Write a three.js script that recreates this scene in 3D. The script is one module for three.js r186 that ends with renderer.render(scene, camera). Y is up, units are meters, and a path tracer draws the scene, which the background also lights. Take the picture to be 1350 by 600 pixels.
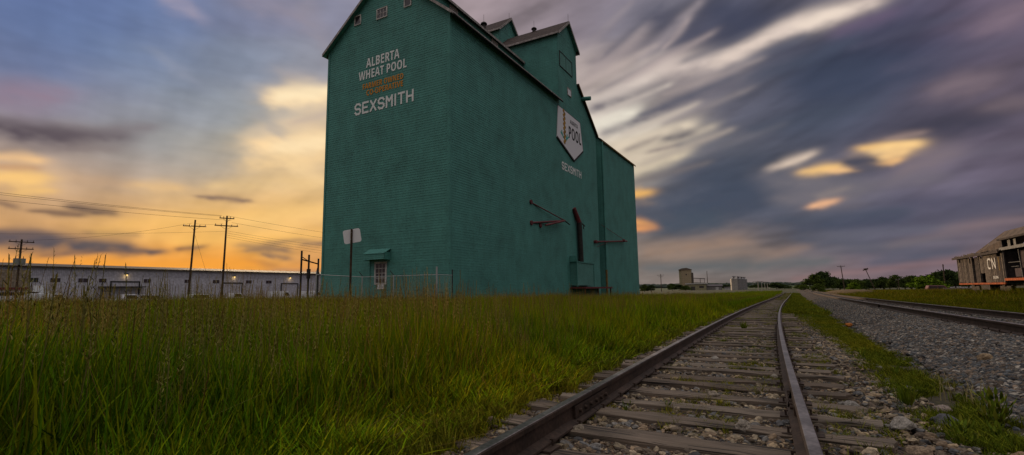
import * as THREE from 'three';
import { mergeGeometries } from 'three/addons/utils/BufferGeometryUtils.js';
import { ImprovedNoise } from 'three/addons/math/ImprovedNoise.js';
import { FontLoader } from 'three/addons/loaders/FontLoader.js';
import { TextGeometry } from 'three/addons/geometries/TextGeometry.js';

// ------------------------------------------------------------------ camera
const scene = new THREE.Scene();
const camera = new THREE.PerspectiveCamera(49.1, 1024 / 455, 0.1, 12000);
camera.position.set(0, 0.93, 0);
camera.rotation.set(0.1262, 0.508, -0.014, 'YXZ');
scene.add(camera);
const renderer = new THREE.WebGLRenderer({ antialias: true });
renderer.toneMapping = THREE.LinearToneMapping;
renderer.toneMappingExposure = 1.0;
renderer.shadowMap.enabled = true;

// ------------------------------------------------------------------ random numbers and noise
function rng(seed) { let a = seed >>> 0; return () => { a = (a + 0x6D2B79F5) | 0; let t = Math.imul(a ^ (a >>> 15), 1 | a); t = (t + Math.imul(t ^ (t >>> 7), 61 | t)) ^ t; return ((t ^ (t >>> 14)) >>> 0) / 4294967296; }; }
const noise = new ImprovedNoise();
const N3 = (x, y, z) => noise.noise(x, y, z);
function fbm(x, y, z, o = 4) { let s = 0, a = 0.5, f = 1; for (let i = 0; i < o; i++) { s += a * N3(x * f, y * f, z * f + i * 7.3); a *= 0.5; f *= 2.03; } return s; }
const clamp = (x, a, b) => Math.min(b, Math.max(a, x));
const sm = (a, b, x) => { const t = clamp((x - a) / (b - a), 0, 1); return t * t * (3 - 2 * t); };
const lerp = (a, b, t) => a + (b - a) * t;
const toLin = c => { c /= 255; return c <= 0.04045 ? c / 12.92 : ((c + 0.055) / 1.055) ** 2.4; };
const R = d => d * Math.PI / 180;

// ------------------------------------------------------------------ sky: an evening sky of long cloud streaks, computed by direction
const SKY_TONES = [ // azimuth, elevation (degrees), sRGB of the air and cloud there
  [-76.7,23.2,96,114,158], [-72.1,24.9,98,116,160], [-66.6,26.6,104,124,166], [-58.8,27.9,128,134,162], [-51.3,28.7,136,136,156], [-76.4,20.4,104,120,160], [-71.8,21.9,104,124,164], [-76.3,18.7,110,124,160],
  [-66.2,20.8,122,138,168], [-57.8,22.6,134,145,166], [-51.1,23.6,146,148,160], [-76.0,15.8,136,130,150], [-69.9,17.3,134,138,156], [-62.3,18.2,150,158,171], [-56.9,18.3,150,156,160], [-75.8,12.8,150,138,136],
  [-71.1,12.5,150,140,138], [-65.8,14.7,148,150,154], [-62.7,13.8,150,152,152], [-56.7,15.3,168,164,150], [-51.7,19.0,200,182,160], [-50.8,15.9,215,190,155], [-75.5,9.8,215,175,130], [-70.9,10.5,165,150,140],
  [-65.6,11.6,172,163,154], [-59.3,12.3,184,170,150], [-52.2,12.6,222,188,140], [-75.3,7.5,205,160,118], [-69.8,8.6,205,165,120], [-62.4,9.1,215,175,120], [-57.2,9.5,225,182,122], [-51.3,9.4,232,190,128],
  [-75.2,5.6,215,165,105], [-68.0,6.3,236,180,106], [-62.3,6.5,242,188,102], [-55.6,6.8,244,190,106], [-50.1,7.0,230,178,112], [-75.0,2.9,235,160,82], [-67.8,3.1,238,158,68], [-63.9,3.2,235,158,70],
  [-58.9,3.3,238,160,66], [-50.0,3.4,210,148,88], [-39.2,15.8,238,200,145], [-39.1,5.5,235,170,100], [-35.7,27.2,168,152,150], [-32.0,31.1,152,137,142], [-26.4,30.3,140,128,135], [-19.1,29.8,116,108,118],
  [-19.3,23.7,172,158,154], [-17.8,18.8,216,206,192], [-15.4,14.4,212,196,172], [-13.0,28.4,108,106,118], [-4.9,26.4,70,73,92], [-9.2,21.9,140,130,132], [-1.7,19.1,88,90,106], [5.2,19.9,64,72,93],
  [11.2,21.0,66,70,94], [16.4,21.2,92,83,104], [18.5,21.6,118,104,120], [4.9,16.4,64,71,87], [10.6,15.2,70,69,84], [15.8,15.9,94,84,98], [17.0,10.6,98,88,104], [-9.7,13.1,78,82,98],
  [-5.1,11.9,68,76,92], [-2.4,9.2,66,74,90], [1.1,10.4,86,88,102], [7.3,9.6,86,84,101], [12.7,9.5,110,102,119], [16.6,6.3,75,75,92], [-12.4,8.4,80,84,97], [-10.1,6.6,74,83,97],
  [-13.4,4.2,140,125,115], [-6.3,4.7,140,120,108], [0.8,5.5,80,84,98], [7.0,5.4,80,82,100], [12.3,4.9,76,78,97], [15.9,3.3,118,104,108], [-12.7,1.7,118,110,105], [-6.5,2.3,108,104,102],
  [0.6,2.9,112,104,104], [6.8,3.3,92,92,106], [12.1,2.6,90,90,106], [-10.4,0.2,120,106,100], [-3.0,0.7,120,108,104], [2.4,1.1,125,106,108], [6.6,1.0,124,104,108], [12.0,1.5,130,105,108],
  [16.2,1.8,130,106,108],
  // unseen sky round and overhead, made brighter higher up to light the land
  [-95,3,215,160,112], [-95,10,150,132,125], [-95,17,112,114,132], [-95,30,140,142,160], [-95,42,185,182,188], [-120,3,215,160,112], [-120,10,150,132,125], [-120,17,112,114,132],
  [-120,30,140,142,160], [-120,42,185,182,188], [38,3,125,106,106], [38,10,84,86,98], [38,18,86,88,100], [38,30,140,134,142], [38,42,180,174,178], [60,3,125,106,106],
  [60,10,84,86,98], [60,18,86,88,100], [60,30,140,134,142], [60,42,180,174,178], [90,3,128,112,110], [90,10,92,90,98], [90,18,94,93,101], [90,28,182,175,174],
  [90,42,226,220,216], [90,60,238,232,226], [130,3,128,112,110], [130,10,92,90,98], [130,18,94,93,101], [130,28,182,175,174], [130,42,226,220,216], [130,60,238,232,226],
  [165,3,128,112,110], [165,10,92,90,98], [165,18,94,93,101], [165,28,182,175,174], [165,42,226,220,216], [165,60,238,232,226], [-160,3,128,112,110], [-160,10,92,90,98],
  [-160,18,94,93,101], [-160,28,182,175,174], [-160,42,226,220,216], [-160,60,238,232,226], [-140,3,128,112,110], [-140,10,92,90,98], [-140,18,94,93,101], [-140,28,182,175,174],
  [-140,42,226,220,216], [-140,60,238,232,226], [-70,43,165,158,165], [-70,60,234,228,222], [-40,43,165,158,165], [-40,60,234,228,222], [-10,43,165,158,165], [-10,60,234,228,222],
  [20,43,165,158,165], [20,60,234,228,222], [0,90,240,234,228],
];
const CLOUD_STREAKS = [ // from azimuth, elevation to azimuth, elevation, half width (degrees), sRGB, cover
  [-75.9,13.7,-72.1,13.6,0.80,88,78,86,0.85], [-73.1,13.7,-68.6,14.2,0.58,96,86,92,0.80], [-75.7,11.8,-68.5,13.2,0.44,128,114,112,0.50], [-68.6,14.8,-66.1,15.4,0.54,124,114,118,0.60], [-76.1,16.1,-72.9,16.9,1.08,152,126,142,0.50], [-75.6,11.3,-73.6,11.3,0.37,242,196,142,0.80],
  [-75.5,9.5,-73.5,9.7,0.67,252,202,126,0.90], [-75.6,10.4,-73.8,10.6,0.24,200,152,112,0.70], [-74.1,8.7,-72.6,8.9,0.31,246,196,120,0.80], [-73.1,7.2,-70.4,7.2,0.26,104,84,76,0.90], [-71.0,7.9,-68.6,7.5,0.30,104,86,78,0.90], [-75.3,7.6,-74.9,7.5,0.24,120,96,84,0.80],
  [-75.1,4.6,-67.4,4.6,0.77,92,84,88,0.97], [-68.9,4.1,-64.8,4.1,0.31,100,88,86,0.90], [-69.6,5.7,-66.6,5.7,0.31,126,102,86,0.85], [-75.1,5.0,-72.4,5.1,0.56,96,86,90,0.90], [-72.3,3.4,-67.3,4.1,0.26,110,90,84,0.70], [-61.5,9.5,-57.5,9.4,0.23,136,112,98,0.90],
  [-63.0,4.3,-61.2,4.6,0.22,126,94,76,0.90], [-57.6,5.0,-53.8,4.5,0.39,132,108,90,0.80], [-55.5,4.1,-53.7,3.7,0.24,132,108,90,0.80], [-56.5,3.2,-54.6,2.9,0.31,136,108,86,0.80], [-55.2,5.4,-52.0,5.7,0.24,136,110,92,0.85], [-51.9,5.2,-49.7,5.3,0.24,136,110,92,0.80],
  [-54.0,2.5,-49.6,2.4,0.48,164,130,106,0.75], [-56.9,4.5,-54.1,5.2,0.23,140,112,90,0.60], [-54.9,20.2,-50.2,21.0,1.06,255,222,174,0.95], [-55.9,20.1,-54.4,20.0,0.37,240,210,170,0.80], [-53.2,17.8,-50.1,17.9,0.39,206,182,156,0.70], [-55.7,15.1,-50.0,16.4,1.32,255,218,166,0.90],
  [-57.0,13.1,-51.1,14.6,0.86,248,210,154,0.70], [-56.1,16.9,-50.1,19.1,0.92,225,200,168,0.50], [-66.6,10.1,-63.6,10.2,0.49,236,192,132,0.65], [-70.9,10.2,-67.7,10.1,0.47,206,168,130,0.40], [-59.9,10.9,-49.9,11.9,0.70,246,206,142,0.50], [-68.5,6.1,-57.1,7.9,0.87,248,192,106,0.45],
  [-69.3,2.7,-56.9,3.1,0.57,244,158,58,0.60], [-54.9,22.7,-50.2,22.2,0.67,165,158,160,0.50], [-65.1,27.0,-63.5,26.5,0.76,166,156,172,0.60], [-58.2,28.8,-53.6,28.3,1.01,152,142,156,0.45], [-65.4,22.0,-62.8,20.5,0.54,150,154,170,0.35], [-52.9,29.8,-50.4,25.9,0.98,150,142,152,0.40],
  [-5.0,25.3,-11.3,28.5,1.57,74,75,92,0.70], [-0.5,24.8,-4.0,27.6,1.51,66,70,90,0.70], [-18.8,25.3,-11.4,26.6,0.60,118,110,117,0.60], [-13.2,25.1,-7.1,29.1,0.51,152,142,147,0.70], [-18.9,24.1,-13.7,27.4,0.76,168,154,154,0.60], [-10.6,25.9,-8.4,27.7,0.29,178,162,160,0.50],
  [-19.0,20.5,-11.5,23.7,1.02,216,202,192,0.90], [-12.4,23.8,-3.9,23.7,0.89,206,190,182,0.85], [-5.1,23.5,2.4,25.5,0.63,220,202,190,0.95], [1.7,25.2,8.5,25.5,0.78,224,206,194,0.95], [3.1,25.3,6.3,25.4,0.46,240,222,205,0.60], [-19.0,20.3,-11.5,21.7,0.72,112,107,113,0.85],
  [-17.8,17.8,-10.5,19.8,0.72,108,103,111,0.85], [-9.3,20.2,-4.4,21.0,0.68,103,100,111,0.70], [-19.1,18.4,-15.0,19.4,0.65,230,222,206,0.85], [-16.2,16.0,-9.0,17.5,0.73,220,204,182,0.85], [-14.1,14.5,-6.7,16.7,0.56,214,198,176,0.75], [-14.8,13.1,-9.6,14.6,0.58,212,196,170,0.75],
  [-11.1,16.4,-9.1,16.6,0.48,98,94,100,0.80], [-15.3,15.6,-12.6,16.5,0.33,150,138,130,0.70], [-12.9,15.1,-10.4,15.5,0.24,140,128,124,0.70], [6.2,23.8,9.9,24.1,0.63,106,92,116,0.60], [13.4,16.7,15.5,16.7,0.86,128,112,120,0.70], [16.1,14.4,17.9,14.4,0.60,128,112,117,0.60],
  [16.8,21.0,18.7,21.5,0.78,132,114,127,0.70], [12.1,13.7,15.5,13.4,1.13,66,65,80,0.70], [3.9,19.5,9.9,19.4,2.00,62,71,92,0.60], [-15.1,10.5,-13.7,10.6,0.50,250,190,104,0.80], [-15.2,7.6,-13.6,7.1,0.42,240,168,98,0.80], [-15.2,6.7,-13.3,6.7,0.34,236,160,96,0.90],
  [-15.1,9.4,-13.5,9.4,0.34,140,122,112,0.70], [-9.5,8.9,-1.6,9.9,2.54,66,75,92,0.80], [-11.6,6.9,-7.3,7.2,1.15,72,82,96,0.80], [-14.4,8.9,-11.6,7.9,0.67,80,84,96,0.70], [-13.4,4.1,-5.6,4.6,0.90,154,128,110,0.65], [-6.0,4.9,-3.8,4.5,0.48,150,126,112,0.50],
  [-2.8,2.8,1.3,3.9,0.46,152,127,113,0.65], [-7.9,3.7,-3.8,4.1,0.32,120,110,106,0.60], [-13.8,2.3,2.8,2.4,0.63,96,101,104,0.70], [1.3,4.5,9.5,3.1,0.71,80,85,100,0.60], [7.2,2.1,12.1,2.9,0.54,84,88,104,0.60], [0.4,0.8,16.7,2.5,0.27,146,110,107,0.35],
  [12.3,4.8,16.9,5.1,0.38,130,110,112,0.55], [8.5,3.7,12.8,4.5,0.40,120,106,110,0.50], [1.4,5.8,8.7,6.2,0.65,66,74,92,0.60], [9.9,7.3,16.9,6.8,0.51,74,74,93,0.50], [-19.7,26.9,-14.6,30.4,0.37,150,140,146,0.50], [-17.5,25.9,-11.2,29.8,0.29,92,92,106,0.50],
  [-20.3,23.0,-12.3,25.9,0.39,190,174,168,0.50], [-18.5,22.2,-9.0,25.5,0.31,128,120,126,0.50], [-15.0,23.0,-6.1,26.2,0.37,178,162,160,0.50], [-8.6,24.1,-2.3,25.5,0.36,84,86,102,0.50], [-4.4,22.5,2.9,24.0,0.35,96,98,112,0.45], [-10.9,21.1,-1.4,22.9,0.30,172,158,154,0.40],
  [-18.6,19.7,-10.8,21.9,0.32,205,192,182,0.60], [-13.5,19.2,-4.5,21.5,0.31,88,90,104,0.55], [-11.0,18.1,-2.7,20.2,0.31,150,140,140,0.45], [-16.1,17.2,-8.1,19.5,0.28,200,186,172,0.60], [-9.6,15.6,-1.8,17.7,0.39,90,92,106,0.50], [-13.7,13.9,-4.8,16.4,0.32,178,164,152,0.50],
  [-7.3,14.5,0.2,16.2,0.31,118,114,120,0.40], [-14.7,11.9,-7.3,13.3,0.33,120,112,112,0.50], [-1.5,21.3,6.7,22.6,0.62,70,78,96,0.50], [7.3,22.1,14.5,22.4,0.43,84,84,104,0.40], [9.9,19.4,17.5,19.3,0.55,92,88,106,0.40], [-1.9,16.2,7.4,16.6,0.65,72,80,96,0.40],
  [10.8,10.8,17.3,11.1,0.51,104,98,112,0.40], [-0.5,6.7,9.3,6.8,0.43,72,80,96,0.50], [3.9,4.8,11.8,5.0,0.35,100,100,112,0.40], [-11.8,3.3,-2.1,3.7,0.40,150,128,114,0.40], [3.2,3.5,11.7,3.8,0.35,108,104,112,0.40], [-57.1,7.5,-49.8,8.8,1.03,255,206,128,0.55],
  [-62.2,5.2,-50.1,6.4,0.62,252,194,104,0.50], [-74.9,2.8,-50.0,2.9,0.43,250,164,60,0.45], [-54.6,20.4,-50.2,21.3,0.68,255,232,190,0.80], [-54.4,15.1,-50.0,16.4,0.78,255,228,182,0.70], [-53.4,13.7,-49.9,11.9,0.80,252,216,160,0.50], [-53.0,18.0,-50.1,19.1,0.31,190,172,160,0.50],
  [-56.5,18.3,-54.5,16.7,0.45,160,158,158,0.40], [-0.7,10.9,6.1,9.3,1.25,116,111,117,0.70], [0.0,8.8,4.9,8.2,0.89,122,115,119,0.60], [9.7,10.1,12.6,11.1,0.93,126,113,119,0.70], [7.3,9.6,11.7,9.3,0.68,112,106,114,0.50], [-0.6,12.2,2.4,12.9,0.41,196,177,163,0.90],
  [0.3,12.3,2.0,12.7,0.22,222,200,180,0.70], [1.9,11.4,4.9,11.4,0.51,190,160,130,0.50], [2.3,11.3,4.5,11.4,0.37,254,204,128,0.80], [4.3,11.1,5.8,11.0,0.23,246,196,136,0.90], [7.0,12.2,10.6,12.2,0.82,170,146,128,0.50], [7.0,12.8,10.5,12.5,0.31,250,200,128,0.75],
  [8.1,12.4,10.4,12.5,0.41,255,212,146,0.75], [8.4,11.7,9.7,11.9,0.41,255,208,142,0.75], [8.5,11.2,9.2,11.3,0.27,246,192,128,0.70], [9.2,13.3,11.1,13.4,0.27,152,130,123,0.75], [5.8,11.7,7.4,11.6,0.35,70,72,87,0.90], [6.4,11.0,7.8,10.9,0.28,88,86,98,0.90],
  [2.6,7.9,3.9,8.1,0.29,230,176,136,0.95], [3.3,8.8,4.9,9.2,0.36,142,130,126,0.50],
];
function makeSky() {
  const W = 2048, H = 1024, cw = 512, ch = 256;
  const tones = SKY_TONES.map(([a, e, r, g, b]) => { const ca = Math.cos(R(e)); return [Math.sin(R(a)) * ca, Math.sin(R(e)), -Math.cos(R(a)) * ca, toLin(r), toLin(g), toLin(b)]; });
  const coarse = new Float32Array(cw * ch * 3);
  for (let j = 0; j < ch; j++) for (let i = 0; i < cw; i++) {
    const el = R((j + 0.5) / ch * 180 - 90), az = R((i + 0.5) / cw * 360 - 180), e2 = Math.max(el, R(-2));
    const ca = Math.cos(e2), x = Math.sin(az) * ca, y = Math.sin(e2), z = -Math.cos(az) * ca;
    let w = 0, r = 0, g = 0, b = 0;
    for (const t of tones) {
      const dy = (y - t[1]) * 1.9, d = (x - t[0]) ** 2 + dy * dy + (z - t[2]) ** 2, k = 1 / (d * d + 2e-5);
      w += k; r += k * t[3]; g += k * t[4]; b += k * t[5];
    }
    const o = (j * cw + i) * 3; coarse[o] = r / w; coarse[o + 1] = g / w; coarse[o + 2] = b / w;
  }
  const data = new Float32Array(W * H * 4);
  const wx = new Float32Array(W * H), wy = new Float32Array(W * H), wf = new Float32Array(W * H);
  for (let j = 0; j < H; j++) {
    const el = (j + 0.5) / H * 180 - 90;
    const fy = clamp((j + 0.5) / H * ch - 0.5, 0, ch - 1.001), y0 = Math.floor(fy), ty = fy - y0;
    for (let i = 0; i < W; i++) {
      const az = (i + 0.5) / W * 360 - 180, o = (j * W + i) * 4;
      const ca = Math.cos(R(el)), X = Math.sin(R(az)) * ca, Y = Math.max(Math.sin(R(el)), 0), Z = -Math.cos(R(az)) * ca;
      // cloud deck coordinates: streaks run along the wind, toward azimuth -70 degrees
      const q = 1 / (Y + 0.12), px = X * q, pz = Z * q;
      const u = px * 0.342 - pz * 0.94, v = px * 0.94 + pz * 0.342;
      let ax = 0, ay = 0, n = 0;
      if (el > -4 && el < 80) {
        ax = fbm(X * 9, Y * 26, Z * 9, 3); ay = fbm(X * 9 + 31, Y * 30, Z * 9 + 11, 3);
        n = 1.25 * fbm(u * 4.6, v * 0.8, 3.1, 4) + 0.5 * fbm(X * 14 + 5.3, Y * 52, Z * 15.1, 3) + 0.3 * fbm(X * 33 + v * 0.7, Y * 120, Z * 31 + u, 3);
      }
      wx[o / 4] = ax; wy[o / 4] = ay; if (el > -4 && el < 50) wf[o / 4] = fbm(X * 34 + u * 1.5, Y * 95, Z * 34, 3);
      const fx = ((i + 0.5 + ax * 12) / W * cw - 0.5 + cw) % cw, x0 = Math.floor(fx) % cw, x1 = (x0 + 1) % cw, tx = fx - Math.floor(fx);
      const gy = clamp(fy + ay * 1.3, 0, ch - 1.001), g0 = Math.floor(gy), tg = gy - g0;
      const drift = sm(-42, -26, az) * sm(85, 45, az) * sm(60, 36, el), t1 = az * 0.94 + el * 0.34, t2 = el * 0.94 - az * 0.34;
      const m = 1 + n * 0.3 + (drift > 0 && el > -4 ? drift * 0.75 * fbm(t1 * 0.07, t2 * 0.42, 5.5, 5) : 0);
      for (let c = 0; c < 3; c++) {
        const A = lerp(coarse[(g0 * cw + x0) * 3 + c], coarse[(g0 * cw + x1) * 3 + c], tx);
        const B = lerp(coarse[((g0 + 1) * cw + x0) * 3 + c], coarse[((g0 + 1) * cw + x1) * 3 + c], tx);
        data[o + c] = lerp(A, B, tg) * m;
      }
      data[o + 3] = 1;
    }
  }
  for (const [a0, e0, a1, e1, hw, r, g, b, cover] of CLOUD_STREAKS) {
    const col = [toLin(r), toLin(g), toLin(b)], pad = hw * 3 + 2;
    const i0 = Math.floor((Math.min(a0, a1) - pad * 1.5 + 180) / 360 * W), i1 = Math.ceil((Math.max(a0, a1) + pad * 1.5 + 180) / 360 * W);
    const j0 = Math.floor((Math.min(e0, e1) - pad + 90) / 180 * H), j1 = Math.ceil((Math.max(e0, e1) + pad + 90) / 180 * H);
    const calm = 1 - 0.6 * sm(-40, -26, a0), cs = Math.cos(R((e0 + e1) / 2)), dx = (a1 - a0) * cs, dy = e1 - e0, L = Math.hypot(dx, dy) || 1e-3;
    for (let j = j0; j < j1; j++) for (let i = i0; i < i1; i++) {
      const k = j * W + i;
      const az = (i + 0.5) / W * 360 - 180, el = (j + 0.5) / H * 180 - 90;
      const X = (az - a0) * cs + (wx[k] * (0.8 + hw * 0.6) + wf[k] * 0.5) * calm, Y = el - e0 + (wy[k] * (0.3 + hw * 0.4) + wf[k] * (0.15 + hw * 0.3)) * calm;
      const t = (X * dx + Y * dy) / L, n = (-X * dy + Y * dx) / L;
      const end = t < 0 ? -t : t > L ? t - L : 0, taper = 1 - 0.25 * Math.pow(Math.abs(clamp(t / L, 0, 1) * 2 - 1), 2);
      const d = Math.hypot(end / (hw * 1.4 + 0.35), n / (hw * taper * 1.3));
      const k2 = cover * Math.exp(-d * d * 1.1) * (1 + 0.25 * (wx[k] - wy[k]) + 0.55 * wf[k]);
      if (k2 < 0.004) continue;
      for (let c = 0; c < 3; c++) data[k * 4 + c] = lerp(data[k * 4 + c], col[c], clamp(k2, 0, 1));
    }
  }
  return [data, W, H];
}
{
  const [data, W, H] = makeSky();
  // texture columns: u = atan2(z, x) / 2 pi + 0.5, azimuth here runs from -z toward +x
  const out = new Float32Array(W * H * 4);
  for (let j = 0; j < H; j++) for (let i = 0; i < W; i++) {
    const u = (i + 0.5) / W, th = (u - 0.5) * 2 * Math.PI, x = Math.cos(th), z = Math.sin(th);
    let az = Math.atan2(x, -z) * 180 / Math.PI; let k = Math.floor((az + 180) / 360 * W); k = (k + W) % W;
    for (let c = 0; c < 4; c++) out[(j * W + i) * 4 + c] = data[(j * W + k) * 4 + c];
  }
  const t = new THREE.DataTexture(out, W, H, THREE.RGBAFormat, THREE.FloatType);
  t.mapping = THREE.EquirectangularReflectionMapping; t.magFilter = THREE.LinearFilter; t.minFilter = THREE.LinearFilter; t.wrapS = THREE.RepeatWrapping; t.needsUpdate = true;
  scene.background = t; scene.environment = t;
}
// ------------------------------------------------------------------ sun: low behind the elevator, broad through thin cloud
const sun = new THREE.DirectionalLight(new THREE.Color(1.0, 0.72, 0.44), 2.4);
{
  const az = R(-56), el = R(7);
  sun.position.set(Math.sin(az) * Math.cos(el) * 150, Math.sin(el) * 150, -Math.cos(az) * Math.cos(el) * 150);
  sun.target.position.set(0, 0, 0); sun.castShadow = true; sun.shadow.radius = 24;
  sun.shadow.mapSize.set(2048, 2048);
  Object.assign(sun.shadow.camera, { left: -140, right: 140, top: 90, bottom: -60, near: 1, far: 500 });
  scene.add(sun, sun.target);
}

// ------------------------------------------------------------------ helpers
const taken = new Map();
function numbered(name) { const n = taken.get(name) ?? 0; taken.set(name, n + 1); return n ? `${name}_${String(n).padStart(3, '0')}` : name; }
function flat(g) { const n = g.index ? g.toNonIndexed() : g; for (const k of Object.keys(n.attributes)) if (!['position', 'normal', 'uv', 'color'].includes(k)) n.deleteAttribute(k); return n; }
function join(list) {
  const gs = list.map(flat), col = gs.some(g => g.attributes.color);
  for (const g of gs) {
    if (!g.attributes.uv) g.setAttribute('uv', new THREE.BufferAttribute(new Float32Array(g.attributes.position.count * 2), 2));
    if (col && !g.attributes.color) g.setAttribute('color', new THREE.BufferAttribute(new Float32Array(g.attributes.position.count * 3).fill(1), 3));
  }
  return gs.length === 1 ? gs[0] : mergeGeometries(gs);
}
// texture coordinates in metres, by the way each face points in the object's own frame
function metres(g, ox = 0, oy = 0) {
  const p = g.attributes.position, n = g.attributes.normal, uv = new Float32Array(p.count * 2);
  for (let i = 0; i < p.count; i += 3) {
    let ax = 0, ay = 0, az = 0; for (let k = 0; k < 3; k++) { ax += Math.abs(n.getX(i + k)); ay += Math.abs(n.getY(i + k)); az += Math.abs(n.getZ(i + k)); }
    for (let k = 0; k < 3; k++) {
      const x = p.getX(i + k), y = p.getY(i + k), z = p.getZ(i + k);
      const [a, b] = ay >= ax && ay >= az ? [x, z] : ax >= az ? [z, y] : [x, y];
      uv[(i + k) * 2] = a + ox; uv[(i + k) * 2 + 1] = b + oy;
    }
  }
  g.setAttribute('uv', new THREE.BufferAttribute(uv, 2)); return g;
}
function mesh(name, geos, mat, parent = scene, keepUv = false) {
  let g = join(Array.isArray(geos) ? geos : [geos]); if (!keepUv) g = metres(g);
  const m = new THREE.Mesh(g, mat); m.name = parent === scene ? numbered(name) : name; m.castShadow = m.receiveShadow = true; parent.add(m); return m;
}
function tag(o, label, category, group) { Object.assign(o.userData, { label, category }); if (group) o.userData.group = group; return o; }
function kind(o, k, label, category) { o.userData.kind = k; if (label) o.userData.label = label; if (category) o.userData.category = category; return o; }
function thing(name, label, category, [x, y, z] = [0, 0, 0], turn = 0, group) { const o = new THREE.Group(); o.name = numbered(name); o.position.set(x, y, z); o.rotation.y = turn; scene.add(o); return tag(o, label, category, group); }
function copy(src, [x, y, z], turn, label, scale = 1) { const c = src.clone(); c.name = numbered(src.name.replace(/_\d{3}$/, '')); c.userData = { ...src.userData }; if (label) c.userData.label = label; c.position.set(x, y, z); c.rotation.y = turn; if (Array.isArray(scale)) c.scale.set(...scale); else c.scale.setScalar(scale); scene.add(c); return c; }
const box = (w, h, d, x, y, z) => new THREE.BoxGeometry(w, h, d).translate(x, y, z);
const span = (x0, x1, y0, y1, z0, z1) => box(Math.abs(x1 - x0), Math.abs(y1 - y0), Math.abs(z1 - z0), (x0 + x1) / 2, (y0 + y1) / 2, (z0 + z1) / 2);
const V = (x, y, z) => new THREE.Vector3(x, y, z);
function between(g, p, q) { const d = q.clone().sub(p); g.scale(1, d.length(), 1); g.applyQuaternion(new THREE.Quaternion().setFromUnitVectors(V(0, 1, 0), d.normalize())); return g.translate((p.x + q.x) / 2, (p.y + q.y) / 2, (p.z + q.z) / 2); }
const rod = (p, q, r, r2 = r, n = 8) => between(new THREE.CylinderGeometry(r2, r, 1, n), p, q);
const bar = (p, q, w, d) => between(new THREE.BoxGeometry(w, 1, d), p, q);
function quads(list, colors) { // list of [p0,p1,p2,p3] in order
  const pos = [], col = [];
  list.forEach((q, i) => { for (const k of [0, 1, 2, 0, 2, 3]) { pos.push(q[k].x, q[k].y, q[k].z); if (colors) col.push(...colors[i]); } });
  const g = new THREE.BufferGeometry(); g.setAttribute('position', new THREE.Float32BufferAttribute(pos, 3)); if (colors) g.setAttribute('color', new THREE.Float32BufferAttribute(col, 3)); g.computeVertexNormals(); return g;
}
function slab(poly, axis, t) { // a flat polygon of Vector3 given thickness t along axis (Vector3)
  const n = poly.length, off = axis.clone().multiplyScalar(t), P = poly, Q = poly.map(p => p.clone().add(off)), pos = [];
  const tri = (a, b, c) => pos.push(a.x, a.y, a.z, b.x, b.y, b.z, c.x, c.y, c.z);
  for (let i = 1; i < n - 1; i++) { tri(Q[0], Q[i], Q[i + 1]); tri(P[0], P[i + 1], P[i]); }
  for (let i = 0; i < n; i++) { const j = (i + 1) % n; tri(P[i], P[j], Q[j]); tri(P[i], Q[j], Q[i]); }
  const g = new THREE.BufferGeometry(); g.setAttribute('position', new THREE.Float32BufferAttribute(pos, 3)); g.computeVertexNormals(); return g;
}
// textures -----------------------------------------------------------
function tex(size, metresWide, fn, srgb = true) {
  const [w, h] = Array.isArray(size) ? size : [size, size], d = new Uint8Array(w * h * 4);
  for (let j = 0; j < h; j++) for (let i = 0; i < w; i++) { const c = fn(i / w, j / h), o = (j * w + i) * 4; d[o] = clamp(c[0], 0, 255); d[o + 1] = clamp(c[1], 0, 255); d[o + 2] = clamp(c[2], 0, 255); d[o + 3] = 255; }
  const t = new THREE.DataTexture(d, w, h); t.wrapS = t.wrapT = THREE.RepeatWrapping; t.magFilter = THREE.LinearFilter; t.minFilter = THREE.LinearMipmapLinearFilter; t.generateMipmaps = true;
  if (srgb) t.colorSpace = THREE.SRGBColorSpace; const m = Array.isArray(metresWide) ? metresWide : [metresWide, metresWide]; t.repeat.set(1 / m[0], 1 / m[1]); t.needsUpdate = true; return t;
}
// seamless noise on a torus-like lattice: blends two shifted copies
function tile(u, v, fu, fv, s, o = 4) { const f = (a, b) => fbm(a * fu + s, b * fv + s * 1.7, s, o); const bu = sm(0.75, 1, u), bv = sm(0.75, 1, v); return lerp(lerp(f(u, v), f(u - 1, v), bu), lerp(f(u, v - 1), f(u - 1, v - 1), bu), bv); }
const grey = (b) => [b, b, b];
const std = (o) => new THREE.MeshStandardMaterial({ roughness: 0.85, ...o });
const lin = (r, g, b) => new THREE.Color().setRGB(r, g, b);
const paintTex = tex(512, [9, 7], (u, v) => {
  const n = tile(u, v, 7, 5, 2.1), f = tile(u, v, 90, 60, 5.2, 2), str = tile(u, v, 60, 3, 9.4, 3), dash = tile(u, v, 40, 260, 4.4, 2);
  const k = 1 + n * 0.18 + f * 0.14 + str * 0.08 + (dash > 0.24 ? -0.2 : 0);
  return [212 * k, 214 * k, 210 * k];
});
const woodTex = tex(512, [2.6, 0.6], (u, v) => { const g = tile(u, v, 6, 70, 3.3, 4), c = tile(u, v, 4, 26, 8.1, 3), st = tile(u, v, 6, 4, 1.2, 3); const k = 0.92 + g * 0.55 + st * 0.5 - (c > 0.2 ? 0.4 : 0); return [205 * k, 196 * k, 186 * k]; });
const woodBump = tex(512, [2.6, 0.6], (u, v) => { const g = tile(u, v, 6, 70, 3.3, 4), c = tile(u, v, 4, 26, 8.1, 3); return grey(150 + g * 120 - (c > 0.2 ? 110 : 0)); }, false);
const patchTex = tex(512, 1.7, (u, v) => { const n = tile(u, v, 6, 6, 4.7), f = tile(u, v, 60, 60, 2.2, 3); const k = 0.9 + n * 0.55 + f * 0.4; return [225 * k, 222 * k, 218 * k]; });
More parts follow.
